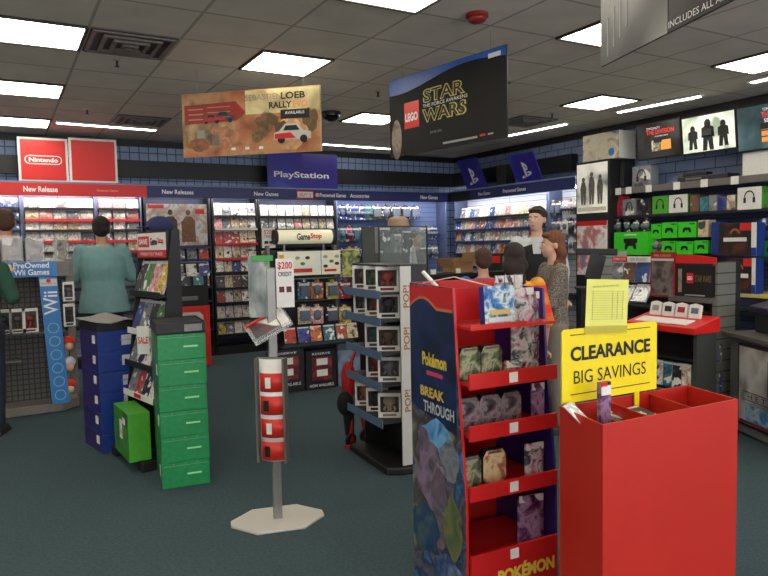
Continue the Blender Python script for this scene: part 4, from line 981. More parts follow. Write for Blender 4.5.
rbox('headset_box', 'silver grey bag-shaped box on the top shelf under the left screen', 'box', 632, 166, 651, 187, 'grey', z0, extra=cans)
t = thing('game_console', 'flat black console on the top shelf under the middle screen', 'console', XP(702, 176, XS+.08).to_tuple()[:2]+(z0,), R(-90))
MB().box((0, .1, .04), (.62, .22, .08)).obj('body', DARK, t, bevel=.01); MB().box((-.1, .06, .1), (.3, .12, .035)).obj('black_stand', BLACK, t, bevel=.006); MB().box((-.1, -.012, .05), (.2, .003, .02)).obj('silver_strip', GREYM, t)
t = rbox('console_box', 'plain white console carton leaning on the top shelf', 'box', 742, 151, 775, 181, 'white', z0, m=[WHITE, WHITE])
t.rotation_euler.z += 0
z1 = zR[1]+.002
rbox('headset_box', 'pink red boxed headset at the left end of the second shelf', 'box', 612, 196, 622, 216, 'red', z1)
rbox('headset_box', 'grey boxed headset beside the pink one on the second shelf', 'box', 622.5, 199, 636, 216, 'grey', z1, extra=cans)
rbox('headset_box', 'dark boxed headset on the second shelf, left of the lime green box', 'box', 637, 199, 651, 216, 'black', z1, extra=cans)
rbox('headset_box', 'lime green boxed headset on the second shelf', 'box', 652, 196, 668, 215, 'green', z1, m=[LIME, LIME], extra=cans)
rbox('headset_box', 'white boxed headset next to the lime green box on the second shelf', 'box', 668.5, 194.5, 688, 214, 'white', z1, m=[WHITE, LIME], extra=cans)
for k, (a, b_, c) in enumerate(((690, 699, 'brown'), (699.5, 708, 'teal'), (708.5, 717, 'grey'), (717.5, 726, 'blue'), (726.5, 735, 'cream'))):
    rbox('accessory_box', '%s accessory box, %s in the group between the two white headset boxes' % (c, ONES[k]), 'box', a, 195+k % 2*2, b_, 213, c, z1, group='accessory boxes between the white headset boxes')
rbox('headset_box', 'large white boxed headset with green side on the second shelf at right', 'box', 737, 187, 762, 211, 'white', z1, X=XS-.01, m=[WHITE, LIME], extra=cans)
rbox('headset_box', 'green boxed headset at the right edge of the second shelf', 'box', 763, 190, 790, 210, 'green', z1, extra=cans)
def boxtop(t, W, H): pad(t, W, H); MB().box((W*.3, -.002, H*.88), (W*.3, .003, H*.1)).obj('name_print', mat('dark_green_ink', (20, 110, 30), .5), t)
XG = XS-.02
GL = mat('vivid_green_print', (60, 205, 40), .4, noise=.06)
for k, (a, b_, y0, y1) in enumerate(((651, 661, 224, 239), (661.5, 677, 222.5, 238), (678, 696, 222, 237.5))):
    zf = XP((a+b_)/2, y1, XG).z
    t = rbox('controller_box', 'bright green controller box, %s in the upper hanging row' % ('left', 'middle', 'right')[k], 'box', a, y0, b_, y1, 'green', zf, X=XG, m=[GL, GL], extra=boxtop, group='upper row of green controller boxes')
for k, (a, b_, y0, y1) in enumerate(((661.5, 675, 241, 255), (676, 693, 241.5, 254.5), (694, 708, 240.5, 253.5))):
    zf = XP((a+b_)/2, y1, XG).z
    rbox('controller_box', 'bright green controller box, %s in the lower hanging row' % ('left', 'middle', 'right')[k], 'box', a, y0, b_, y1, 'green', zf, X=XG, m=[GL, GL], extra=boxtop, group='lower row of green controller boxes')
rbox('charger_box', 'white and green tall box right of the upper controller boxes', 'box', 698, 220, 708, 237, 'cream', XP(703, 237, XG).z, X=XG)
t = rbox('console_box', 'large bright green console box on shelf above the blue game strip', 'box', 613.5, 232, 648.5, 255, 'green', XP(631, 255, XS-.1).z, X=XS-.1, m=[GL, GL], extra=lambda t, W, H: (pad(t, W, H, 1.0, 0, .42), MB().box((0, -.002, H*.62), (W*.4, .003, H*.2)).obj('console_print', TXB, t), MB().box((0, -.002, H*.88), (W*.35, .003, H*.05)).obj('name_print', WHITE, t)))
pegs([XP(630, 218.5, XS).z], XP(650, 225, XS).y, XP(612, 225, XS).y, 4, 'right', .1, .16, ['black', 'grey', 'brown'], 'above the large green console box', y=.02, skip=0)
pegs([XP(630, 239, XS).z], XP(662, 240, XS).y, XP(651, 240, XS).y, 2, 'right', .09, .16, ['red', 'cream'], 'left of the lower controller boxes', y=.02, skip=0)
for k, (a, b_, y0, y1) in enumerate(((711, 719, 222, 255),)):
    rbox('accessory_box', 'narrow blue box left of the upper black war game bundle', 'box', a, y0, b_, y1, 'blue', XP(715, y1, XG).z, X=XG, m=[BLUE, BLUE])
XW = XS-.22
def war(t, W, H):
    MB().box((W*.44, -.0025, H*.5), (W*.13, .004, H)).obj('white_edge_print', WHITE, t); MB().box((W*.44, -.0045, H*.13), (W*.13, .003, H*.25)).obj('blue_corner_print', BLUE, t)
    MB().box((-W*.06, -.0025, H*.5), (W*.62, .004, H*.12)).obj('white_title_print', WHITE, t)
    MB().box((W*.22, -.0025, H*.88), (W*.3, .004, H*.22)).obj('red_corner_print', TXR, t)
    g2 = MB()
    for k in range(9):
        a0, a1 = math.pi*k/9, math.pi*(k+1)/9
        g2.prism([(-W*.06+W*.14*math.cos(a0), H*.68+H*.16*math.sin(a0)), (-W*.06+W*.09*math.cos(a0), H*.68+H*.09*math.sin(a0)), (-W*.06+W*.09*math.cos(a1), H*.68+H*.09*math.sin(a1)), (-W*.06+W*.14*math.cos(a1), H*.68+H*.16*math.sin(a1))], -.004, -.0005)
    g2.obj('arched_print', mat('brick_ink', (160, 80, 60), .5), t)
WARM = [art('black_war_art', [(16, 14, 14), (30, 24, 22), (40, 28, 26), (90, 40, 32)], 9, seed=6), BLUE]
rbox('console_box', 'upper black war game console bundle with white edge', 'box', 718.5, 223, 757, 256, 'black', XP(738, 256, XW).z, X=XW, m=WARM, extra=war)
rbox('console_box', 'lower black war game console bundle standing on the yellow ledge', 'box', 727, 258, 756, 288, 'black', XP(732, 293, XW-.05).z-.004, X=XW, m=WARM, extra=war)
rbox('controller_box', 'purple blue boxed controller at the right edge', 'box', 758.5, 218, 785, 237, 'blue', XP(764, 237, XG).z, X=XG, extra=pad)
rbox('controller_box', 'green boxed controller under the purple blue one at right edge', 'box', 759, 241, 785, 257, 'green', XP(764, 257, XG).z, X=XG, m=[GREEN, GREEN], extra=pad)
a = XP(732, 293, XW-.05); t = thing('ledge_shelf', 'thin yellow and blue ledge under the lower war game bundle', 'shelf', (XW-.05, a.y-.5, a.z-.02), R(-90))
MB().box((0, .25, 0), (1.0, .5, .03)).obj('board', mat('cream_board', (200, 180, 120), .5), t); MB().box((.15, -.003, 0), (.7, .006, .03)).obj('yellow_edge', mat('ledge_yellow', (215, 185, 60), .5), t); MB().box((.4, -.006, 0), (.2, .006, .03)).obj('blue_edge', BLUE, t)

# ------------------------------------------------------------ low gondola and red stand before the counter
GX = 5.1
gy = lambda px, py=280: XP(px, py, GX).y; gz = lambda py, px=696: XP(px, py, GX).z
y1, y0 = gy(610), gy(722)
t = thing('slatwall_rack', 'black slatwall rack end carrying framed posters behind the red stand', 'display rack', (GX, (y0+y1)/2, 0), R(-90)); W = y1-y0; mid = (y0+y1)/2
MB().box((0, .22, .05), (W, .44, .1)).obj('base', BLACK, t)
MB().box((0, .22, gz(262)/2+.05), (W, .06, gz(262)-.1)).obj('slat_panel', grid_mat('black_slats', (30, 30, 32), (8, 8, 9), 3, .09, 'X', .15), t)
MB().box((mid-gy(719), .1, gz(262)/2), (.045, .3, gz(262))).obj('end_post', grid_mat('grey_post', (112, 112, 104), (50, 50, 46), 3, .09, 'X', .12), t)
MB().box((mid-gy(660), .08, gz(311)), (gy(612)-gy(712), .3, .02)).obj('shelf', DARK, t)
MB().box((mid-gy(696), -.0, gz(299)), (gy(676)-gy(717), .2, .04)).obj('grey_ledge', GREYM, t)
def gsign(name, label, x0, x1, yt, yb, mats, X=GX-.02, frame=None):
    a, b = XP(x0, (yt+yb)/2, X).y, XP(x1, (yt+yb)/2, X).y; xm = (x0+x1)/2; zt, zb = XP(xm, yt, X).z, XP(xm, yb, X).z
    t = thing(name, label, 'sign', (X, (a+b)/2, zb), R(-90)); W = a-b; H = zt-zb
    MB().box((0, .012, H/2), (W, .024, H)).obj('panel', mats, t); return t, W, H
t, W, H = gsign('framed_poster', 'dark poster in a red frame on the slatwall rack', 650.5, 675, 252, 297, mat('frame_red', (150, 30, 28), .4), X=GX-.05)
MB().box((0, -.003, H*.42), (W*.86, .006, H*.76)).obj('poster_print', art('dark_grey_art', [(40, 28, 28), (80, 70, 68), (120, 110, 105), (50, 40, 40)], 9, seed=3), t)
MB().box((0, -.003, H*.83), (W*.9, .006, H*.05)).obj('white_strip_print', OFFW, t); text('lettering', 'PRE-ORDER', H*.05, mat('pink_ink', (240, 160, 150), .5), t, 0, H*.92, -.001, w=W*.7)
t, W, H = gsign('framed_poster', 'wide black space game poster with red curved header on the slatwall rack', 676, 716, 264, 298, DARK, X=GX-.05)
MB().box((0, -.003, H*.5), (W*.96, .006, H*.9)).obj('poster_print', art('starry_black', [(10, 9, 11), (26, 20, 20)], 2.5), t)
MB().box((-W*.12, -.008, H*.58), (W*.17, .004, H*.3)).obj('red_square_print', TXR, t); text('lettering', 'LEGO', H*.11, TXW, t, -W*.12, H*.58, -.011, w=W*.13, off=.04)
text('lettering', 'STAR WARS', H*.2, mat('dim_gold', (120, 100, 50), .5), t, W*.2, H*.57, -.0065, w=W*.4)
MB().box((-W*.38, -.008, H*.5), (W*.09, .003, H*.7)).obj('pale_print', art('round_print', [(90, 75, 65), (150, 135, 120)], 8), t)
MB().box((0, -.008, H*.08), (W*.5, .003, H*.04)).obj('small_print', mat('grey_ink2', (150, 150, 150), .5), t)
n_ = 12; MB().prism([(-W*.5, H*1.02)]+[(W*(-.5+k/n_), H*(1.02)) for k in range(1, n_+1)]+[(W*(.5-k/n_), H*(1.10+.17*math.sin(math.pi*(.25+.75*k/n_)*.62))) for k in range(n_+1)], -.01, .01).obj('red_curved_header', REDB, t)
t, W, H = gsign('shelf_strip_sign', 'red and white strip sign above three blue game cases', 612, 649, 256.5, 262, WHITE, X=GX-.08)
MB().box((-W*.28, -.003, H/2), (W*.42, .004, H*.96)).obj('red_half', TXR, t); text('lettering', 'COMING SOON', H*.5, TXW, t, -W*.28, H*.5, -.006, w=W*.36); text('lettering', 'NEW RELEASES', H*.5, mat('grey_ink', (120, 112, 95), .5), t, W*.22, H*.5, -.002, w=W*.42)
for k, (x, c) in enumerate(((618, 'grey'), (630, 'brown'), (642, 'blue'))):
    p = XP(x, 282, GX-.06); put('game_case', case_mesh(.155, .2, .016, R(-8)), None, p, R(-90), label='%s blue-edged game case under the red and white strip sign' % ('leftmost', 'middle', 'rightmost')[k], cat='game case', group='game cases under the strip sign', color=PAL[c])
for k, x in enumerate((622, 638)):
    p = XP(x, 302, GX-.12); t = put('case_tray', case_mesh(.15, .19, .02, R(-38)), None, p, R(-84), label='white slanted game sleeve, %s of two beside the yellow paper' % ('left', 'right')[k], cat='game case', group='white slanted sleeves beside the yellow paper', color=(240, 240, 240))
# red topped stand
RX = 4.62
ya, yb_ = XP(632, 331, RX).y, XP(697, 331, RX).y; zr = XP(690, 331, RX).z
t = thing('magazine_stand', 'black stand with sloping red top and white cards', 'stand', (RX, (ya+yb_)/2, 0), R(-90)); W = ya-yb_
for a in (-1, 1): MB().box((a*(W/2-.015), .12, zr/2-.01), (.03, .24, zr-.02), ).obj('side_panel', mat('charcoal_panel', (58, 60, 58), .5), t)
MB().box((0, .23, zr/2-.01), (W-.06, .02, zr-.02)).obj('back_panel', BLACK, t)
for z in (.1, zr*.42, zr*.72): MB().box((0, .11, z), (W-.06, .22, .02)).obj('shelf', BLACK, t)
g2 = MB(); vs = [(-W/2-.02, -.06, zr-.02), (W/2+.02, -.06, zr-.02), (W/2+.02, .26, zr-.02), (-W/2-.02, .26, zr-.02), (-W/2-.02, -.06, zr+.03), (W/2+.02, -.06, zr+.03), (W/2+.02, .26, zr+.1), (-W/2-.02, .26, zr+.1)]
g2.add(vs, [(0, 1, 5, 4), (2, 3, 7, 6), (4, 5, 6, 7), (3, 2, 1, 0), (3, 0, 4, 7), (1, 2, 6, 5)]); g2.obj('red_top', REDB, t, bevel=.006)
for k in range(4):
    x = -W/2+.08+k*(W-.12)/4; xw = (W-.1)/4-.012
    T = Matrix.Translation((x+.02, .04, zr+.057)) @ Matrix.Rotation(math.atan2(.07, .32), 4, 'X')
    MB().box((0, 0, 0), (xw, .12, .006), T=T).obj('white_card', WHITE, t)
    pts = [(x+.02-xw*.46, 0), (x+.02+xw*.46, 0), (x+.02+xw*.46, .105), (x+.02+xw*.3, .112), (x+.02, .12), (x+.02-xw*.3, .112), (x+.02-xw*.46, .105)]
    T = Matrix.Translation((0, .16, zr+.08)) @ Matrix.Rotation(R(-12), 4, 'X')
    c_ = MB().prism(pts, 0, .02, T=T).obj('card_holder', WHITE, t)
    MB().box((x+.02, -.002, .06), (xw*.55, .003, .045), T=T).obj('card_print', mat('card_print%d' % k, [(150, 150, 150), (50, 45, 45), (150, 40, 50), (90, 110, 130)][k], .5), c_)
Mr = (RX, (ya+yb_)/2)
for r_, (z, cs) in enumerate(((zr*.42, ['blue', 'blue', 'white', 'teal', 'black', 'cream']), (.1, ['red', 'green', 'brown', 'grey', 'blue', 'cream']))):
    for k, c in enumerate(cs):
        P = (RX+.04+.0, Mr[1]+W/2-.06-(W-.1)*(k+.3)/6, z+.012)
        put('boxed_item', case_mesh(.08, .2 if r_ == 0 else .24, .06, R(-3)), None, P, R(-90), label='%s boxed item, %s from left on the %s shelf of the red-topped stand' % (c, ONES[k], ('middle', 'lower')[r_]), cat='box', group='boxes inside the red-topped stand', color=PAL[c])
pegs([XP(708, 338, GX).z, XP(708, 366, GX).z], XP(722, 350, GX).y, XP(702, 350, GX).y, 2, 'right', .1, .2, {0: ['blue', 'grey'], 1: ['blue', 'black']}, 'beside the red-topped stand', front=GX-.01, y=0, skip=0)
# angled cabinet with big framed poster
K0 = ZP(733, 430, 0); ang = R(-90)+R(-26)  # front turned a little away
t = thing('poster_cabinet', 'low cabinet with large framed grey poster at the right edge', 'cabinet', K0, ang)
kz = lambda y: (lambda r, k: EYE+r.z*k)(ray(731, y), K0.to_2d().length/ray(731, y).to_2d().length)
KT = kz(334)
MB().box((.6, .3, KT/2), (1.3, .6, KT-.04)).obj('cabinet_body', mat('grey_laminate', (110, 108, 104), .5, noise=.05), t)
MB().box((.6, .28, KT), (1.36, .68, .035)).obj('counter_top', mat('dark_grey_laminate', (86, 84, 80), .35), t, bevel=.004)
MB().box((.65, -.015, KT*.53), (1.1, .03, KT*.82)).obj('poster_frame', BLACK, t, bevel=.004)
pr = MB().box((.65, -.034, KT*.53), (1.04, .006, KT*.76)).obj('poster_print', art('grey_console_art', [(95, 90, 88), (150, 146, 142), (190, 187, 182), (120, 115, 112)], 2.2, seed=4, detail=3), t)
MB().box((.52, -.039, KT*.66), (.07, .004, KT*.34)).obj('black_device_print', TXB, pr); MB().box((.62, -.039, KT*.62), (.09, .004, KT*.4)).obj('black_device_print', TXB, pr)
MB().box((.36, -.039, KT*.47), (.34, .004, .004)).obj('line_print', TXB, pr); MB().box((.36, -.039, KT*.39), (.34, .004, .004)).obj('line_print', TXB, pr)
text('lettering', 'H E T', KT*.05, TXB, pr, .36, KT*.43, -.039, w=.22)
MB().box((.37, -.039, KT*.27), (.3, .004, KT*.15)).obj('landscape_print', art('landscape_art', [(60, 90, 60), (60, 110, 160), (150, 180, 200), (120, 110, 80)], 12, seed=3), pr)
MB().box((.6, -.039, KT*.17), (.9, .004, .02)).obj('maroon_strip_print', mat('maroon', (110, 30, 50), .5), pr)
text('lettering', 'KINECT READY', .02, mat('grey_ink', (120, 112, 95), .5), pr, .35, KT*.355, -.039, w=.3)
Mk = Matrix.Rotation(ang, 3, 'Z')
P = K0+Mk @ Vector((.16, .26, KT+.018))
t = thing('receipt_printer', 'black card terminal with angled arm on the right cabinet top', 'machine', P, ang)
MB().box((0, 0, .09), (.26, .24, .18)).obj('housing', DARK, t, bevel=.02); MB().box((0, -.03, .215), (.24, .2, .06), T=Matrix.Rotation(R(12), 4, 'X')).obj('purple_lid', mat('dark_purple_plastic', (44, 40, 66), .35), t, bevel=.01)
MB().tube([(.14, 0, .06), (.24, 0, .18), (.34, -.02, .2)], .014).obj('arm', GREYM, t); MB().box((.34, -.02, .22), (.09, .06, .05)).obj('reader_head', DARK, t, bevel=.008)

# ------------------------------------------------------------ sales counter
CY = 6.5
c0, c1 = YP(376, 280, CY).x, 5.55; cz = YP(440, 276, CY).z
t = thing('sales_counter', 'black topped sales counter with grey panels behind the red display', 'counter', ((c0+c1)/2, CY, 0), 0); W = c1-c0
MB().box((0, .3, cz/2), (W-.05, .56, cz-.05)).obj('cabinet', BLACK, t)
MB().box((0, .3, cz), (W, .66, .045)).obj('worktop', BLACK, t, bevel=.005)
n_ = 7
for k in range(n_): MB().box((-W/2+W*(k+.5)/n_, .012, cz-.14), (W/n_-.02, .015, .17)).obj('grey_panel', mat('panel_grey_green', (82, 88, 84), .5), t); MB().box((-W/2+W*(k+.5)/n_, .012, cz*.4), (W/n_-.02, .015, cz*.6)).obj('grey_panel', MC['panel_grey_green'], t)
for k, (x, w_) in enumerate(((411, 13), (422, 7), (436, 7), (461, 6))):
    p = YP(x, 273, CY-.03); t = thing('price_card', 'small white card %s on the sales counter edge' % ('largest, at the left', 'second from left', 'third from left', 'near the cardboard box')[k], 'card', (p.x, CY-.0, cz+.022), 0)
    MB().box((0, .02, .035), (w_*.0105, .004, .05), T=Matrix.Rotation(R(-10), 4, 'X')).obj('card', WHITE, t); MB().box((0, .03, .005), (w_*.008, .03, .01)).obj('foot', WHITE, t)
# glass case
a, b_ = YP(379, 250, CY+.05), YP(428, 250, CY+.05); gh = YP(400, 226, CY).z-cz-.02
t = thing('glass_case', 'tall glass display case with dark contents on the sales counter', 'display case', ((a.x+b_.x)/2, CY+.06, cz+.023), 0); W = b_.x-a.x
g2 = MB(); 
for a_ in (-1, 1):
    for y in (.0, .4): g2.box((a_*(W/2-.008), y, gh/2), (.014, .014, gh))
g2.box((0, .0, gh-.006), (W, .014, .012)).box((0, .4, gh-.006), (W, .014, .012)).box((0, .2, .006), (W, .4, .012)).obj('frame', DARK, t)
for a_ in (-1, 1): MB().box((a_*(W/2-.008), .2, gh/2), (.004, .38, gh-.02)).obj('glass_pane', mat('case_glass', (200, 215, 215), .05, alpha=.14), t)
MB().box((0, .0, gh/2), (W-.02, .004, gh-.02)).obj('glass_pane', MC['case_glass'], t)
MB().box((0, .4, gh/2), (W-.02, .01, gh-.02)).obj('back_panel', mat('dark_brown', (46, 40, 40), .5), t)
MB().box((0, .2, gh*.45), (W-.03, .36, .006)).obj('glass_shelf', MC['case_glass'], t)
Gp = Vector(((a.x+b_.x)/2, CY+.06, cz+.023))
def item(name, label, cat, off, mb, m): return mb.obj(name, m, thing(name.replace('body_', ''), label, cat, Gp+Vector(off)))
for k, (x, w_, h_, c) in enumerate(((-.16, .16, .3, 'black'), (.02, .1, .22, 'grey'), (.15, .12, .26, 'black'))):
    fb = put('boxed_collectible', case_mesh(w_, h_, .08, 0), None, Gp+Vector((x, .2, gh*.45+.004 if k != 1 else gh*.45+.004)), 0, label='%s boxed collectible, %s on the upper level of the glass case' % (c, ('left', 'middle', 'right')[k]), cat='box', group='boxes in the glass case', color=PAL[c])
t = thing('toy_car', 'red model car inside the glass case', 'toy car', Gp+Vector((.08, .14, .014)), R(10))
MB().prism([(-.14, .02), (.14, .02), (.145, .05), (.08, .06), (.04, .09), (-.06, .09), (-.1, .06), (-.145, .055)], -.05, .05).obj('car_body', TXR, t, bevel=.005)
for x in (-.09, .09):
    for y in (-.05, .05): MB().cyl((x, y-.01, .022), (x, y+.01, .022), .022, .022, 12).obj('wheel', TXB, t)
for k, (x, c) in enumerate(((-.19, 'cream'), (-.09, 'brown'), (.2, 'cream'))):
    put('boxed_collectible', case_mesh(.09, .1, .07, 0), None, Gp+Vector((x, .22, .014)), 0, label='small %s box %s on the floor of the glass case' % (c, ('far left', 'left of the red car', 'right of the red car')[k]), cat='box', group='boxes in the glass case', color=PAL[c])
p = YP(412, 228, CY+.3); t = thing('round_lid', 'pale round lid lying on top of the glass case', 'container', (YP(401, 228, CY+.2).x, CY+.26, cz+.025+gh), 0)
MB().cyl((0, 0, 0), (0, 0, .07), .13, .12, 24).obj('rim', mat('tan_plastic', (170, 140, 115), .5), t); MB().ball((0, 0, .07), .12, sc=(1, 1, .4)).obj('crown', mat('tan_plastic', (170, 140, 115), .5), t)
# cardboard box, card standee
p = YP(463, 271, CY+.2); t = thing('cardboard_box', 'open brown cardboard box on the sales counter', 'box', (p.x, CY+.3, cz+.023), R(18))
BW = .30
MB().box((0, 0, .004), (BW, .24, .008)).box((-BW/2+.004, 0, .09), (.008, .24, .165)).box((BW/2-.004, 0, .09), (.008, .24, .165)).box((0, .116, .09), (BW-.016, .008, .165)).box((0, -.116, .09), (BW-.016, .008, .165)).obj('carton', CARD, t)
MB().box((.0, -.12, .17+.05), (BW, .006, .12), T=Matrix.Translation((0, 0, 0)) @ Matrix.Rotation(R(14), 4, 'X')).obj('flap', CARD, t); MB().box((-.2, 0, .2), (.006, .23, .12), T=Matrix.Rotation(R(-20), 4, 'Y')).obj('flap', CARD, t)
t = thing('handheld_console', 'small red and black boxed item right of the cardboard box', 'box', (YP(494, 268, CY+.2).x, CY+.25, cz+.023), R(0))
MB().box((0, 0, .1), (.24, .12, .2)).obj('carton', DARK, t); MB().box((-.0, -.063, .14), (.18, .004, .09)).obj('red_print', TXR, t)
# counter wing and monitor beside the woman
MP = DP(585, 262, 7.2)
t = thing('counter_wing', 'dark counter wing with pale slat panels right of the woman', 'counter', (MP.x+.16, MP.y, 0), R(-40))
MB().box((.1, .2, .5), (.5, .36, 1.0)).obj('cabinet', BLACK, t); MB().box((.18, .14, 1.2), (.32, .04, .44)).obj('slat_panel', grid_mat('pale_slats', (150, 150, 142), (70, 70, 66), 3, .09, 'X', .12), t); MB().box((.1, .2, 1.01), (.56, .42, .03)).obj('worktop', BLACK, t)
t = thing('register_monitor', 'black register monitor on slanted arm right of the woman', 'monitor', (MP.x-.02, MP.y-.08, 1.026), R(-40))
MB().box((.0, .05, .01), (.2, .16, .02)).obj('foot', BLACK, t); MB().tube([(0, .05, .02), (.1, .05, .3)], .03).obj('arm', BLACK, t); MB().box((.06, .0, .40), (.42, .05, .07), T=Matrix.Rotation(R(2), 4, 'Y')).obj('screen_housing', BLACK, t, bevel=.01); MB().box((.0, -.02, .25), (.16, .03, .26), T=Matrix.Rotation(R(14), 4, 'Y')).obj('side_screen', DARK, t)

# ------------------------------------------------------------ red card game display
PX, PY = 1.60, 2.13
t = thing('card_display', 'red cardboard floor display of trading cards with blue printed side', 'display rack', (PX, PY, 0), R(-3)); DW, DD = .45, .46
dz = lambda y, x=462: (lambda r, k: EYE+r.z*k)(ray(x, y), math.hypot(PX, PY)/ray(x, y).to_2d().length)
RC2 = mat('display_red', (190, 26, 26), .45, noise=.04, scale=5)
TOP = dz(287); lips = [dz(380), dz(432), dz(493), dz(562)]
MB().box((DW/2, DD-.006, TOP/2), (DW, .012, TOP)).obj('back_panel', RC2, t)
def sidep(x, name, mats, topz):
    pts = [(.02, 0), (DD, 0), (DD, topz), (.10, topz-.01), (.08, topz-.3), (.02, .5)]
    n = len(pts); vs = [(x-.006, y, z) for y, z in pts]+[(x+.006, y, z) for y, z in pts]
    fs = [tuple(range(n)), tuple(range(2*n-1, n-1, -1))]+[(k, (k+1) % n, n+(k+1) % n, n+k) for k in range(n)]
    return MB().add(vs, fs, [0, 1]+[1]*n).obj(name, mats, t)
TALES = art('blue_monster_art', [(26, 66, 124), (70, 120, 170), (34, 48, 76), (96, 92, 104), (56, 44, 60), (78, 84, 66), (120, 128, 120), (34, 60, 90)], 5, seed=11, detail=5, dist=.25)
sidep(-.006, 'printed_side_panel', [TALES, RC2], TOP)
sidep(DW+.006, 'printed_side_panel', [mat('purple_blue_print', (48, 36, 110), .4, noise=.3, scale=4), mat('purple_blue_print', (48, 36, 110), .4)], TOP-.02)
g2 = MB()   # upper dark blue field and red crown on the side panel
def sp(pts, m, name, x=-.0135): 
    n = len(pts); vs = [(x, y, z) for y, z in pts]+[(x+.0012, y, z) for y, z in pts]
    return MB().add(vs, [tuple(range(n)), tuple(range(2*n-1, n-1, -1))]+[(k, (k+1) % n, n+(k+1) % n, n+k) for k in range(n)]).obj(name, m, t)
sp([(.08, TOP-.62), (DD, TOP-.55), (DD, TOP-.02), (.1, TOP-.02), (.085, TOP-.3)], art('deep_blue_art', [(14, 20, 38), (24, 44, 88), (16, 30, 60), (20, 34, 50)], 3, seed=2), 'blue_field_print')
ys_ = [DD-(DD-.10)*k/14 for k in range(15)]
arc = [(y, TOP-.10+.045*math.sin(math.pi*min(1, k/9))-(.03*max(0, k-9)/5*-1 if 0 else 0)) for k, y in enumerate(ys_)]
sp([(DD, TOP-.012), ]+arc+[(.10, TOP-.012)], RC2, 'red_crown_print', x=-.0142)
sp([(y, z-.0) for y, z in arc]+[(y, z-.012) for y, z in reversed(arc)], mat('orange_line', (190, 110, 70), .5), 'orange_line_print', x=-.0150)
def stext(s, h, m, y, z, w, off=0, x=-.0155):
    o = text('lettering', s, h, m, t, 0, 0, 0, w=w, off=off); o.rotation_euler = (0, 0, R(-90)); o.location = (x, y, z)
def sblob(y, z, ry_, rz_, cols, sd, k=0, sc_=9):
    rnd = random.Random(sd); n = 20; kk = [rnd.uniform(.7, 1.15) for _ in range(n)]
    pts = [(y+ry_*(kk[i]+kk[(i+1) % n])/2*math.cos(2*math.pi*i/n), z+rz_*(kk[i]+kk[(i+1) % n])/2*math.sin(2*math.pi*i/n)) for i in range(n)]
    pts = [(min(DD-.004, max(.045, a)), max(.02, b)) for a, b in pts]
    sp(pts, art('side_art_%d' % sd, cols, sc_, seed=sd, detail=3, dist=.5), 'picture_print', x=-.0136-.0004*k)
sblob(.24, .66, .17, .13, [(60, 120, 180), (110, 170, 215), (30, 70, 130)], 21, 0)
sblob(.30, .54, .12, .16, [(92, 70, 96), (130, 112, 132), (60, 44, 66)], 22, 1)
sblob(.13, .64, .08, .10, [(70, 74, 84), (124, 128, 138), (44, 46, 56)], 23, 2)
sblob(.35, .68, .05, .06, [(120, 104, 122), (90, 74, 96), (60, 50, 66)], 24, 3)
sblob(.22, .42, .07, .2, [(118, 106, 118), (84, 72, 88), (150, 140, 146)], 25, 4)
sblob(.12, .36, .08, .14, [(70, 92, 58), (110, 112, 70), (40, 60, 46)], 26, 5)
sblob(.34, .28, .12, .12, [(40, 70, 60), (28, 60, 100), (80, 100, 90)], 27, 6)
sblob(.16, .12, .14, .12, [(90, 120, 170), (40, 60, 100), (130, 150, 180)], 28, 7)
stext('Pokémon', .06, mat('logo_yellow', (215, 190, 70), .5), .25, TOP-.33, .2, .04)
MB().box((-.0142, .25, TOP-.39), (.002, .13, .018)).obj('red_strip_print', mat('logo_strip', (190, 60, 90), .5), t)
stext('BREAK', .045, mat('logo_gold', (200, 170, 80), .5), .27, TOP-.475, .2, .04); stext('THROUGH', .05, mat('logo_silver', (170, 178, 185), .5), .22, TOP-.54, .25, .03)
for i, z in enumerate(lips):
    s = MB().box((DW/2, .19, z-.03), (DW-.014, .36, .01)).obj('shelf', RC2, t)
    MB().box((DW/2, .008, z-.012), (DW-.0, .012, .062)).obj('shelf_lip', RC2, s)
    MB().box((DW*.48, .0005, z-.012), (.042, .003, .042)).obj('price_sticker', WHITE, s)
MB().box((DW/2, .01, (lips[3]-.04)/2), (DW, .014, lips[3]-.04)).obj('base_front', RC2, t)
text('lettering', 'POKÉMON', .07, mat('logo_yellow', (215, 190, 70), .5), t, DW*.62, lips[3]-.09, .001, w=.3, off=.05)
MB().box((DW/2, .12, TOP-.17), (DW-.014, .24, .012)).obj('top_tray', RC2, t)
MB().prism([(.005, TOP-.16), (DW*.48, TOP-.16), (DW*.3, TOP-.02), (.005, TOP-.02)], .2, .21).obj('top_tray_lip', RC2, t)
MB().box((DW*.33, .008, TOP-.165), (DW*.62, .01, .02)).obj('shelf_lip', RC2, t)
MB().tube([(-.0, DD-.1, TOP), (.06, .2, TOP+.03), (.16, .06, TOP-.01)], .003, 6).obj('tie_strap', mat('clear_tie', (215, 190, 170), .4), t)
MB().cyl((.04, .30, TOP-.02), (.0, .36, TOP+.05), .009, .009, 10).obj('white_roll', WHITE, t)
Mp = Matrix.Rotation(R(-3), 3, 'Z'); PP = lambda x, y, z: Vector((PX, PY, 0))+Mp @ Vector((x, y, z))
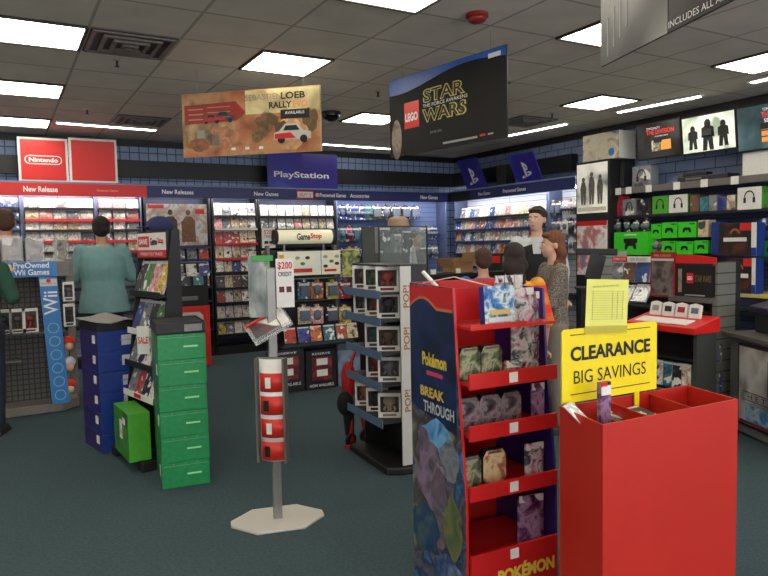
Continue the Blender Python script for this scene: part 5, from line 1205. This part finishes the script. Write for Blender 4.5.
# items on the display
t = thing('card_box', 'blue trading card box propped in the top tray of the red display', 'box', PP(.175, .03, TOP-.163), R(-3))
MB().box((0, .02, .075), (.15, .035, .165), 1, front=0, T=Matrix.Rotation(R(-4), 4, 'X')).obj('carton', [art('blue_card_art', [(20, 50, 120), (50, 110, 170), (200, 215, 220), (20, 30, 60)], 22, seed=5), BLUE], t)
MB().box((.0, -.0015, .05), (.1, .002, .02), T=Matrix.Rotation(R(-4), 4, 'X')).obj('gold_print', mat('logo_gold', (200, 170, 80), .5), t); MB().box((0, -.0015, .02), (.12, .002, .02), T=Matrix.Rotation(R(-4), 4, 'X')).obj('white_print', OFFW, t)
TINM = [art('green_tin_art', [(30, 40, 30), (90, 110, 80), (170, 170, 140), (60, 70, 55)], 26, seed=2), mat('dark_tin', (50, 52, 50), .35, .5)]
TINK = [art('dark_tin_art', [(24, 22, 28), (70, 64, 72), (140, 130, 135), (90, 50, 70)], 26, seed=3), mat('dark_tin', (50, 52, 50), .35, .5)]
TINY = [art('cream_tin_art', [(190, 160, 120), (220, 200, 150), (150, 90, 60), (100, 130, 160)], 16, seed=3), mat('dark_tin', (50, 52, 50), .35, .5)]
def tin(label, x, z, mats, sc=1, grp='collector tins on the red display'):
    w_, h_ = .11*sc, .135*sc; o = thing('collector_tin', label, 'tin', PP(x, .1, z), R(-3)+R(random.uniform(-6, 6)), grp)
    pts = [(-w_*.36, 0), (w_*.36, 0), (w_/2, h_*.14), (w_/2, h_*.8), (w_*.36, h_), (-w_*.36, h_), (-w_/2, h_*.8), (-w_/2, h_*.14)]
    MB().prism(pts, 0, .045, 1, front=0).obj('tin_body', mats, o, bevel=.002)
    MB().prism([(a*1.03, b*.18+h_*.86) for a, b in pts if True][0:0] or [(-w_*.3, h_*.9), (w_*.3, h_*.9), (w_*.26, h_*.97), (-w_*.26, h_*.97)], -.003, -.0005).obj('title_print', GREYM, o)
zl = [z-.024 for z in lips]
for k, x in enumerate((.07, .18)): tin('green clear-topped tin, %s on the uppermost shelf' % ('left', 'right')[k], x, zl[0], TINM)
for k, x in enumerate((.06, .17, .28)): tin('dark tin with grey top, %s of three on the second shelf' % ('left', 'middle', 'right')[k], x, zl[1], TINK)
tin('green tin at the left of the third shelf', .07, zl[2], TINM); tin('cream and yellow tin on the third shelf', .19, zl[2], TINY, 1.08)
def bag(label, x, z, w_, h_, m, y=.06, grp='card blister packs hanging in the red display'):
    o = thing('card_blister', label, 'blister pack', PP(x, y, z), R(-8)+R(random.uniform(-8, 8)), grp)
    vs = []; fs = []; n = 6
    for j in range(n+1):
        for i in range(5):
            u, v = i/4-.5, j/n; vs.append((u*w_, -.014*math.cos(u*3)*(math.sin(v*9+u*5)*.5+.6), v*h_))
    for j in range(n):
        for i in range(4): fs.append((j*5+i, j*5+i+1, j*5+i+6, j*5+i+5))
    q = MB().add(vs, fs, 0, None, True).obj('foil', m, o); s_ = q.modifiers.new('thickness', 'SOLIDIFY'); s_.thickness = .008
    MB().box((0, -.004, h_-.015), (w_*.9, .006, .03)).obj('header_card', OFFW, o)
    return o
FOIL = [art('foil_art_%d' % k, c, 18, seed=k, rough=.25) for k, c in enumerate(([(60, 20, 40), (160, 110, 130), (190, 185, 185), (40, 60, 60), (120, 60, 100)], [(24, 20, 30), (90, 50, 90), (150, 120, 150), (60, 30, 40)], [(40, 70, 70), (150, 160, 150), (60, 30, 50), (190, 120, 140)]))]
bag('pink and teal long card pack hanging right of the blue card box', .31, TOP-.42, .11, .40, FOIL[0]); bag('dark red card pack beside the pink and teal one', .37, TOP-.40, .06, .36, FOIL[2])
bag('teal foil pack lying low above the uppermost lip', .27, zl[0], .1, .07, FOIL[2])
bag('dark violet pack hanging at the right of the second shelf', .39, zl[1], .07, .17, FOIL[1])
bag('pink foil pack with shiny top at right of the third shelf', .37, zl[2], .1, .16, FOIL[0]); bag('large dark violet foil bundle at the right of the lowest shelf', .35, zl[3], .13, .22, FOIL[1])
for k in range(3): bag('white topped card pack, %s at the top of the red display' % ONES[k], .25+.05*k, TOP-.07, .045, .1, [FOIL[0], FOIL[2], mat('pack_white', (200, 195, 185), .4)][k], y=.14)

# ------------------------------------------------------------ red clearance bin
BX, BY = ZP(603, 425, .93).x, ZP(603, 425, .93).y
b2 = ZP(738, 399, .93); BWd = (b2-Vector((BX, BY, .93))).length; ba = math.atan2(b2.y-BY, b2.x-BX); BDp = .27
t = thing('dump_bin', 'large red cardboard bin with divided open top in the foreground', 'bin', (BX, BY, 0), ba); HBn = .93
BR = mat('bin_red', (184, 38, 27), .42, noise=.04, scale=3); th_ = .007
SKX = .055   # the card box has been pushed slightly out of square
Cb = [(0, 0), (BWd, 0), (BWd+SKX, BDp), (SKX, BDp)]
def card(p, q, z0, z1, name, th=.007):
    p = Vector(p); q = Vector(q); n = (q-p).normalized(); n = Vector((-n.y, n.x))*th
    return MB().slab([p, q, q+n, p+n], z0, z1).obj(name, BR, t)
card(Cb[0], Cb[1], 0, HBn, 'front_panel'); card(Cb[2], Cb[3], 0, HBn, 'back_panel')
card((Cb[1][0], .007), (Cb[2][0], BDp-.007), 0, HBn, 'side_panel'); card((Cb[3][0], BDp-.007), (Cb[0][0], .007), 0, HBn, 'side_panel')
for f in (.34, .67): card((BWd*f, .008), (BWd*f+SKX, BDp-.008), HBn-.23, HBn-.008, 'divider', .004)
MB().slab([(.012, .009), (BWd-.012, .009), (BWd+SKX-.012, BDp-.009), (SKX+.012, BDp-.009)], HBn-.24, HBn-.234).obj('inner_floor', BR, t)
Mb = Matrix.Rotation(ba, 3, 'Z'); BP = lambda x, y, z: Vector((BX, BY, 0))+Mb @ Vector((x, y, z))
t = put('game_case', case_mesh(.19, .125, .014, R(-80)), None, BP(BWd*.5, .12, HBn-.07), ba+R(4), label='black game case with white title lying in middle bin section', cat='game case', color=(30, 26, 26))
text('lettering', 'STAR WARS', .03, TXW, t, 0, .06, -.01, w=.1, off=.03).rotation_euler = (R(-80), 0, 0)
t.children[0].location = (0, .055, .02)
put('game_case', case_mesh(.135, .17, .014, R(-75)), None, BP(BWd*.84, .14, HBn-.16), ba+R(45), label='brown game case lying askew in the right bin section', cat='game case', color=(120, 100, 70))
put('game_case', case_mesh(.135, .15, .014, R(-88)), None, BP(BWd*.2, .1, HBn-.2), ba+R(5), label='dark game case at bottom of the left bin section', cat='game case', color=(60, 50, 60))
put('leaflet', case_mesh(.08, .10, .002, R(-50)), None, BP(.068, .14, HBn-.04), ba+R(25), label='white leaflet sticking out at the left end of the bin', cat='leaflet', color=(240, 240, 240))
q = BP(BWd*.12, BDp*.62, HBn-.13); q = BP(BWd*.17, .13, HBn-.10)
def tpix(px, py, y_):  # point of the bin frame plane y=y_
    r = ray(px, py); n = Mb @ Vector((0, 1, 0)); k = (BP(0, y_, 0)-Vector((0, 0, EYE))).dot(n)/r.dot(n)
    w_ = Mb.transposed() @ (r*k+Vector((0, 0, EYE))-Vector((BX, BY, 0))); return w_
A = tpix(604, 365, .16); B = tpix(604, 404, .16)
t = put('card_blister', None, None, BP(A.x, .16, HBn-.10), ba, label='clear pack with purple figure standing before the yellow sign', cat='blister pack')
MB().box((0, 0, .1), (.052, .018, .2)).obj('clear_pack', [FOIL[1]], t); MB().box((0, -.011, .17), (.045, .004, .035)).obj('header_card', WHITE, t); MB().box((-.01, -.01, .193), (.03, .006, .018)).obj('red_corner', TXR, t)
# clearance sign
sa, sb_, sc_ = tpix(562, 329, .24), tpix(657, 322, .24), tpix(566, 404, .24); sd = tpix(659, 388, .24)
t = thing('clearance_sign', 'yellow clearance sign board standing in the red bin', 'sign', BP(0, .24, 0), ba)
x0, x1 = sa.x, sb_.x; z0, z1 = (sc_.z+sd.z)/2, (sa.z+sb_.z)/2; tl = 0
MB().prism([(x0, z0), (x1, z0), (x1, z1-.01), (x1-.01, z1), (x0+.01, z1), (x0, z1-.01)], 0, .006).obj('board', YELLOW, t)
text('lettering', 'CLEARANCE', (z1-z0)*.2, TXB, t, (x0+x1)/2, z0+(z1-z0)*.66, -.001, w=(x1-x0)*.84, off=.035)
text('lettering', 'BIG SAVINGS', (z1-z0)*.18, TXB, t, (x0+x1)/2-.004, z0+(z1-z0)*.34, -.001, w=(x1-x0)*.76)
for f in (.11, .92): MB().box(((x0+x1)/2, -.001, z0+(z1-z0)*f), ((x1-x0)*.84, .0015, .003)).obj('line_print', TXB, t)
for f in (.12, .8): MB().box((x0+(x1-x0)*f, .012, z0-.06), (.025, .006, .16)).obj('stake', YELLOW, t)
pa, pb = tpix(585, 278, .23), tpix(627, 277, .23); pc = tpix(592, 330, .23)
t = thing('price_list', 'pale yellow paper with table lines taped above the clearance sign', 'paper', BP(0, .234, 0), ba)
W = pb.x-pa.x; H = pa.z-pc.z
T = Matrix.Translation(((pa.x+pb.x)/2+.004, 0, pc.z)) @ Matrix.Rotation(R(3), 4, 'Y')
MB().box((0, 0, H/2-.01), (W, .0015, H), T=T).obj('sheet', PAPER, t)
mi = mat('faint_ink', (150, 150, 80), .6)
for k in range(13): MB().box((0, -.0013, H*(.72-.045*k)), (W*(.75 if k % 4 else .8), .001, .0011), T=T).obj('line_print', mi, t)
for f in (-.35, .12, .24, .37): MB().box((W*f, -.0013, H*.45), (.0011, .001, H*.55), T=T).obj('line_print', mi, t)
text('lettering', 'FINAL SALE PRICES', .007, mat('faint_ink', (150, 150, 80), .6), t, (pa.x+pb.x)/2, pc.z+H*.82, -.0016, w=W*.62)
MB().box((0, -.002, -.005), (W*1.0, .0008, .03), T=T).obj('tape', mat('tape', (215, 200, 70), .3, alpha=.5), t)

# ------------------------------------------------------------ folded stroller behind the figure rack
P = ZP(351, 446, 0)
t = thing('folded_stroller', 'red framed folded stroller with black seat half hidden behind the figure rack', 'stroller', P, R(20))
SR = mat('stroller_red', (170, 22, 26), .4)
MB().tube([(0, 0, .06), (.02, 0, .3), (.0, 0, .5), (.03, 0, .66), (.08, 0, .74), (.14, 0, .76)], .014).tube([(.16, 0, .06), (.12, .02, .35), (.06, .02, .6)], .012).obj('frame', SR, t)
MB().ball((.03, .04, .5), .075, sc=(.6, .9, 2.0)).obj('red_hood', mat('stroller_cloth_red', (165, 25, 30), .8, noise=.15), t)
MB().ball((-.01, .04, .33), .08, sc=(.8, .9, 1.2)).cyl((.02, .03, .08), (.01, .03, .3), .035, .05, 12).obj('black_seat', mat('black_cloth', (14, 15, 18), .9), t)
for x in (0, .16):
    MB().cyl((x-.0, -.012, .05), (x, .012, .05), .05, .05, 18).obj('wheel', TXB, t); MB().cyl((x, -.016, .05), (x, .016, .05), .022, .022, 12).obj('hub', SR, t)
MB().box((-.02, -.02, .01), (.1, .04, .02)).obj('footrest', SR, t)

# ------------------------------------------------------------ people
def remesh(mb, name, m, vox, it=4, parent=None, fac=.6):
    me = mb.mesh(name, [m]); ob = D.objects.new(name, me); COL.objects.link(ob)
    r = ob.modifiers.new('r', 'REMESH'); r.mode = 'VOXEL'; r.voxel_size = vox
    s = ob.modifiers.new('s', 'SMOOTH'); s.factor = fac; s.iterations = it
    bpy.context.view_layer.update()
    out = D.meshes.new_from_object(ob.evaluated_get(bpy.context.evaluated_depsgraph_get())); D.objects.remove(ob)
    out.materials.clear(); out.materials.append(m); out.name = name
    for p in out.polygons: p.use_smooth = True; p.material_index = 0
    return put(name, out, parent)
def cap(mb, a, ra, b, rb, n=14):
    mb.cyl(a, b, ra, rb, n); mb.ball(a, ra, nu=n, nv=8); mb.ball(b, rb, nu=n, nv=8); return mb
def loft(mb, rings, n=20):
    vs = []; fs = []
    for (x, y, z, rx_, ry_) in rings:
        for k in range(n): a = 2*math.pi*k/n; vs.append((x+rx_*math.cos(a), y+ry_*math.sin(a), z))
    for j in range(len(rings)-1):
        for k in range(n): fs.append((j*n+k, j*n+(k+1) % n, (j+1)*n+(k+1) % n, (j+1)*n+k))
    fs.append(tuple(range(n-1, -1, -1))); m_ = len(rings)-1; fs.append(tuple(m_*n+k for k in range(n)))
    return mb.add(vs, fs)
def hand(mb, wrist, d, s, curl=.5, side=1):
    """palm, four fingers and a thumb along direction d"""
    w_ = Vector(wrist); d = Vector(d).normalized(); up = Vector((0, 0, 1)); sd = d.cross(up)
    if sd.length < .2: sd = Vector((1, 0, 0))
    sd.normalize(); nr = sd.cross(d).normalized(); p = w_+d*.085*s
    for k in (-1.1, 0, 1.1): cap(mb, w_+sd*k*.012*s+d*.015, .017*s, p+sd*k*.021*s, .0145*s, 8)
    for k, L_ in zip((-1.5, -.5, .5, 1.5), (.06, .075, .08, .068)):
        a = p+sd*k*.0195*s; b = a+(d*(1-curl*.3)-nr*curl*.5).normalized()*L_*.55*s; c_ = b+(d*(1-curl)-nr*curl*1.1).normalized()*L_*.5*s
        cap(mb, a, .0095*s, b, .009*s, 7); cap(mb, b, .009*s, c_, .0078*s, 7)
    a = w_+d*.03*s+sd*side*.028*s; b = a+(d*.7+sd*side*.8).normalized()*.04*s; c_ = b+(d+sd*side*.1-nr*.3).normalized()*.032*s
    cap(mb, a, .0125*s, b, .0115*s, 7); cap(mb, b, .0115*s, c_, .009*s, 7)
SKIN = {}
def person(label, loc, rz, height, skin=(205, 160, 135), top=(90, 120, 118), bottom=(34, 40, 52), hair=(35, 26, 22), build=1.0, arms=None, sleeve=.55, longhair=False, cap_col=None, vest=None, lean=0, turn=0, topmat=None, shirt_z=.86):
    s = height/1.75; t = thing('person', label, 'person', loc, rz)
    sk = mat('skin_%d' % skin[0], skin, .5, noise=.04)
    Hs = Vector
    L = {}
    for a in (-1, 1):
        L[a] = dict(sh=Hs((a*.185*(.85+.15*build), .0, 1.425)), el=Hs((a*.25, .03, 1.14)), wr=Hs((a*.25, -.06, .90)), hip=Hs((a*.09, 0, .92)), kn=Hs((a*.1, -.015, .50)), an=Hs((a*.105, .02, .09)))
    for a, v in (arms or {}).items(): L[a]['el'] = Hs(v[0]); L[a]['wr'] = Hs(v[1])
    B_ = build
    body = MB()
    tor = [(0, 0, .84, .12, .09), (0, 0, .93, .155*B_, .11*B_), (0, 0, 1.03, .14*B_, .10*B_), (0, -.005, 1.12, .135*B_, .098*B_), (0, -.005, 1.25, .155*B_, .108*B_), (0, 0, 1.36, .165*(.3+.7*B_), .10*(.3+.7*B_)), (0, .005, 1.43, .14*(.3+.7*B_), .08), (0, .01, 1.475, .07, .06)]
    loft(body, tor); cap(body, (0, .012, 1.44), .056, (0, .0, 1.57), .05)
    for a in (-1, 1):
        q = L[a]
        cap(body, q['sh'], .052, q['el'], .040*(.9+.1*B_)); cap(body, q['el'], .038, q['wr'], .026)
        cap(body, q['hip'], .085*(.8+.2*B_), q['kn'], .055); cap(body, q['kn'], .054, q['an'], .036)
        cap(body, q['an']+Hs((0, .0, -.045)), .034, q['an']+Hs((0, -.15, -.06)), .026)
        hand(body, q['wr'], (q['wr']-q['el']), 1.0, side=-a)
    # head
    hc = Hs((0, -.01, 1.645)); hd = MB()
    RT = Matrix.Translation(hc) @ Matrix.Rotation(turn, 4, 'Z')
    def HP(x, y, z): return RT @ Hs((x, y, z))
    def hb(c, r_, sc): 
        g_ = MB().ball((0, 0, 0), r_, nu=20, nv=12, sc=sc); body.add([RT @ (Hs(v)+Hs(c)) for v in g_.v], g_.f)
    hb((0, .01, .02), .095, (.82, 1.0, 1.0)); hb((0, -.025, -.03), .075, (.85, .9, 1.1)); hb((0, -.055, -.088), .03, (1.1, .8, .7))
    hb((0, -.098, -.022), .016, (.8, 1.2, .9)); hb((0, -.09, .0), .012, (.7, .8, 1.6))
    hb((0, -.085, -.055), .018, (1.3, .6, .45)); hb((0, -.083, -.066), .016, (1.2, .6, .4)); hb((.03, -.078, .012), .014, (1.5, .5, .6)); hb((-.03, -.078, .012), .014, (1.5, .5, .6))
    for a in (-1, 1): hb((a*.08, .01, -.012), .026, (.35, .7, 1.15))
    bo = remesh(body, 'body', sk, .0085, 3, t)
    for a in (-1, 1):
        MB().ball(HP(a*.029, -.079, -.002), .0115, nu=10, nv=7).obj('eye', mat('eye_white', (225, 222, 215), .3), bo)
        MB().ball(HP(a*.029, -.087, -.002), .0055, nu=8, nv=6).obj('iris', mat('eye_dark', (40, 28, 20), .3), bo)
    g2 = MB(); g_ = MB().ball((0, 0, 0), .018, nu=12, nv=6, sc=(1.25, .35, .25)); g2.add([HP(*(Hs(v)+Hs((0, -.094, -.061)))) for v in g_.v], g_.f, 0, None, True); g2.obj('lips', mat('lip_colour', (165, 95, 88), .5), bo)
    for a in (-1, 1):
        g2 = MB(); g_ = MB().box((a*.03, -.085, .022), (.032, .008, .006)); g2.add([HP(*v) for v in g_.v], g_.f); g2.obj('eyebrow', mat('hair_%d_%d' % (hair[0], hair[1]), hair, .8, noise=.3, scale=60), bo)
    # clothes
    tm = topmat or mat('top_%d_%d' % (top[0], top[2]), top, .85, noise=.08, scale=14, bump=.15)
    sh = MB(); e = .016
    loft(sh, [(0, .0, shirt_z, .16*B_+.012+(.86-shirt_z)*.3, .118*B_+.012+(.86-shirt_z)*.3)]+[(x, y, z, a_+e*1.3, b_+e*1.3) for x, y, z, a_, b_ in tor[1:-1]]+[(0, .01, 1.475, .075, .065)])
    for a in (-1, 1):
        q = L[a]; en = q['sh']+(q['el']-q['sh'])*min(1, sleeve/.55 if sleeve < .55 else 1)
        cap(sh, q['sh'], .052+e, en, .042+e+.006*(sleeve <= .55))
        if sleeve > .6: cap(sh, q['el'], .04+e*.8, q['wr']+(q['el']-q['wr'])*.06, .028+e*.6)
    remesh(sh, 'shirt', tm, .010, 3, t)
    bm_ = mat('trousers_%d' % bottom[0], bottom, .85, noise=.1, scale=16)
    tr = MB(); loft(tr, [(0, 0, .83, .125, .10), (0, 0, .9, .158*B_, .115*B_), (0, 0, .97, .155*B_, .112*B_)])
    for a in (-1, 1):
        q = L[a]; cap(tr, q['hip'], .098*(.8+.2*B_), q['kn'], .068); cap(tr, q['kn'], .068, q['an']+Hs((0, 0, .03)), .056)
    remesh(tr, 'trousers', bm_, .011, 3, t)
    for a in (-1, 1):
        q = L[a]; g2 = MB(); cap(g2, q['an']+Hs((0, .02, -.045)), .045, q['an']+Hs((0, -.15, -.055)), .036); g2.box(q['an']+Hs((0, -.06, -.079)), (.085, .26, .022)); remesh(g2, 'shoe', mat('shoe_dark', (30, 30, 34), .6), .009, 3, t)
    hm = mat('hair_%d_%d' % (hair[0], hair[1]), hair, .8, noise=.3, scale=60)
    h_ = MB()
    def hh(c, r_, sc): g_ = MB().ball((0, 0, 0), r_, nu=20, nv=12, sc=sc); h_.add([RT @ (Hs(v)+Hs(c)) for v in g_.v], g_.f)
    hh((0, .022, .04), .098, (.88, 1.0, .93)); hh((0, .045, -.0), .085, (.95, .8, 1.05)); hh((0, -.045, .082), .05, (1.3, .9, .5))
    for a in (-1, 1): hh((a*.058, .03, .0), .045, (.6, 1.0, 1.3))
    if longhair:
        for k in range(9):
            u = k/8; hh((.012*math.sin(u*9), .062+.015*math.sin(u*5), -.03-.34*u), .082-.035*u+.008*math.sin(k*2.3), (1.1, .65, .9))
            for a in (-1, 1): hh((a*(.052+.02*math.sin(k*1.7)), .04+.02*math.sin(k), -.02-.30*u), .045-.015*u, (.8, .9, 1.0))
    remesh(h_, 'hair', hm, .009, 2, t)
    if cap_col:
        g2 = MB(); c1 = MB().ball((0, .012, .055), .104, nu=20, nv=12, sc=(.92, 1.08, .82)); c2 = MB().box((0, -.13, .045), (.14, .09, .012))
        for g_ in (c1, c2): g2.add([HP(*v) for v in g_.v], g_.f)
        remesh(g2, 'cap', mat('cap_%d' % cap_col[2], cap_col, .8), .008, 3, t)
    if vest:
        g2 = MB(); loft(g2, [(0, 0, .95, .155*B_+.03, .112*B_+.03)]+[(x, y, z, a_+.03, b_+.028) for x, y, z, a_, b_ in tor[2:-2]]+[(0, .005, 1.43, .13, .10)])
        remesh(g2, 'vest', mat('vest_dark', vest, .8), .011, 3, t)
        g2 = MB().prism([(-.035, 1.32), (.035, 1.32), (.05, 1.47), (-.05, 1.47)], -.142, -.12).obj('shirt_front', tm, t)
    t.scale = (s, s, s)
    if lean: t.rotation_euler.x = lean
    return t
def at(px, depth_y): p = YP(px, 250, depth_y); return (p.x, p.y, 0)
person('person in a pale teal t-shirt seen from behind at the white shelves', at(102, 7.92), R(180-5), 1.89, skin=(190, 140, 115), top=(112, 150, 150), bottom=(30, 36, 48), hair=(30, 20, 18), build=1.35,
       shirt_z=.80,
       arms={-1: ((-.27, -.05, 1.15), (-.2, -.26, 1.18)), 1: ((.27, -.05, 1.15), (.2, -.27, 1.16))})
person('person with short brown hair at far left, behind the clear game boxes', at(7, 8.3), R(170), 1.98, skin=(190, 145, 120), top=(60, 56, 60), hair=(72, 46, 32))
p = YP(-24, 250, 6.55)
person('person in dark green sleeve cut off by the left picture edge', (p.x, p.y, 0), R(160), 1.72, skin=(205, 160, 135), top=(34, 74, 56), hair=(50, 34, 26),
       arms={-1: ((-.27, .02, 1.18), (-.17, -.2, 1.38)), 1: ((.24, .0, 1.15), (.15, -.2, 1.3))})
p = DP(160, 235, 5.75)
person('person in navy cap and dark jacket behind the tall sale rack', (p.x, p.y, 0), R(-100), 1.79, skin=(120, 85, 70), top=(24, 26, 34), bottom=(24, 24, 28), hair=(18, 14, 14), sleeve=.9, cap_col=(34, 42, 84),
       arms={-1: ((-.21, .02, 1.14), (-.2, -.08, .92)), 1: ((.21, .02, 1.14), (.2, -.08, .92))})
TWEED = art('speckled_knit', [(40, 36, 34), (130, 118, 105), (60, 54, 50), (160, 148, 134), (44, 40, 38)], 60, seed=3, rough=.9, detail=2)
p = DP(553, 250, 5.4)
person('person with long wavy brown hair in a speckled grey top, facing left', (p.x, p.y, 0), R(-115), 1.615, skin=(205, 150, 125), topmat=TWEED, hair=(104, 62, 40), longhair=True, sleeve=.9, bottom=(120, 112, 100),
       arms={-1: ((-.2, -.08, 1.15), (-.12, -.28, 1.08)), 1: ((.2, -.08, 1.15), (.12, -.28, 1.08))})
p = DP(537, 250, 6.9)
person('person with short dark hair in white shirt and black vest behind the counter', (p.x, p.y, 0), R(-42), 1.885, skin=(215, 170, 145), top=(205, 208, 208), hair=(48, 36, 28), vest=(22, 26, 24), sleeve=.9, turn=R(-25))
YR2 = art('yellow_red_print', [(205, 50, 40), (215, 60, 40), (225, 165, 50), (210, 50, 40)], 2.2, seed=2, rough=.85, stretch=(.3, .3, 3))
p = DP(514, 250, 4.7)
person('person with dark shoulder-length hair in a red and yellow top seen from behind', (p.x, p.y, 0), R(150), 1.525, skin=(200, 150, 125), topmat=YR2, hair=(40, 28, 24), longhair=True)
p = DP(483, 252, 5.7)
person('small person with brown hair in a blue patterned top beside the girl in red', (p.x, p.y, 0), R(160), 1.485, skin=(200, 150, 125), top=(40, 90, 160), hair=(70, 48, 36))
p = YP(431, 250, 7.0)
person('person with blond hair in a pale top standing behind the sales counter', (p.x+.02, 7.85, 0), R(-10), 1.80, skin=(220, 175, 150), top=(190, 190, 188), hair=(190, 150, 100), longhair=True, sleeve=.9)
p = YP(450, 250, 7.0)
person('person in dark brown clothing behind the sales counter by the cardboard box', (p.x+.25, 8.2, 0), R(20), 1.72, skin=(160, 120, 100), top=(60, 50, 42), hair=(60, 48, 38), sleeve=.9)
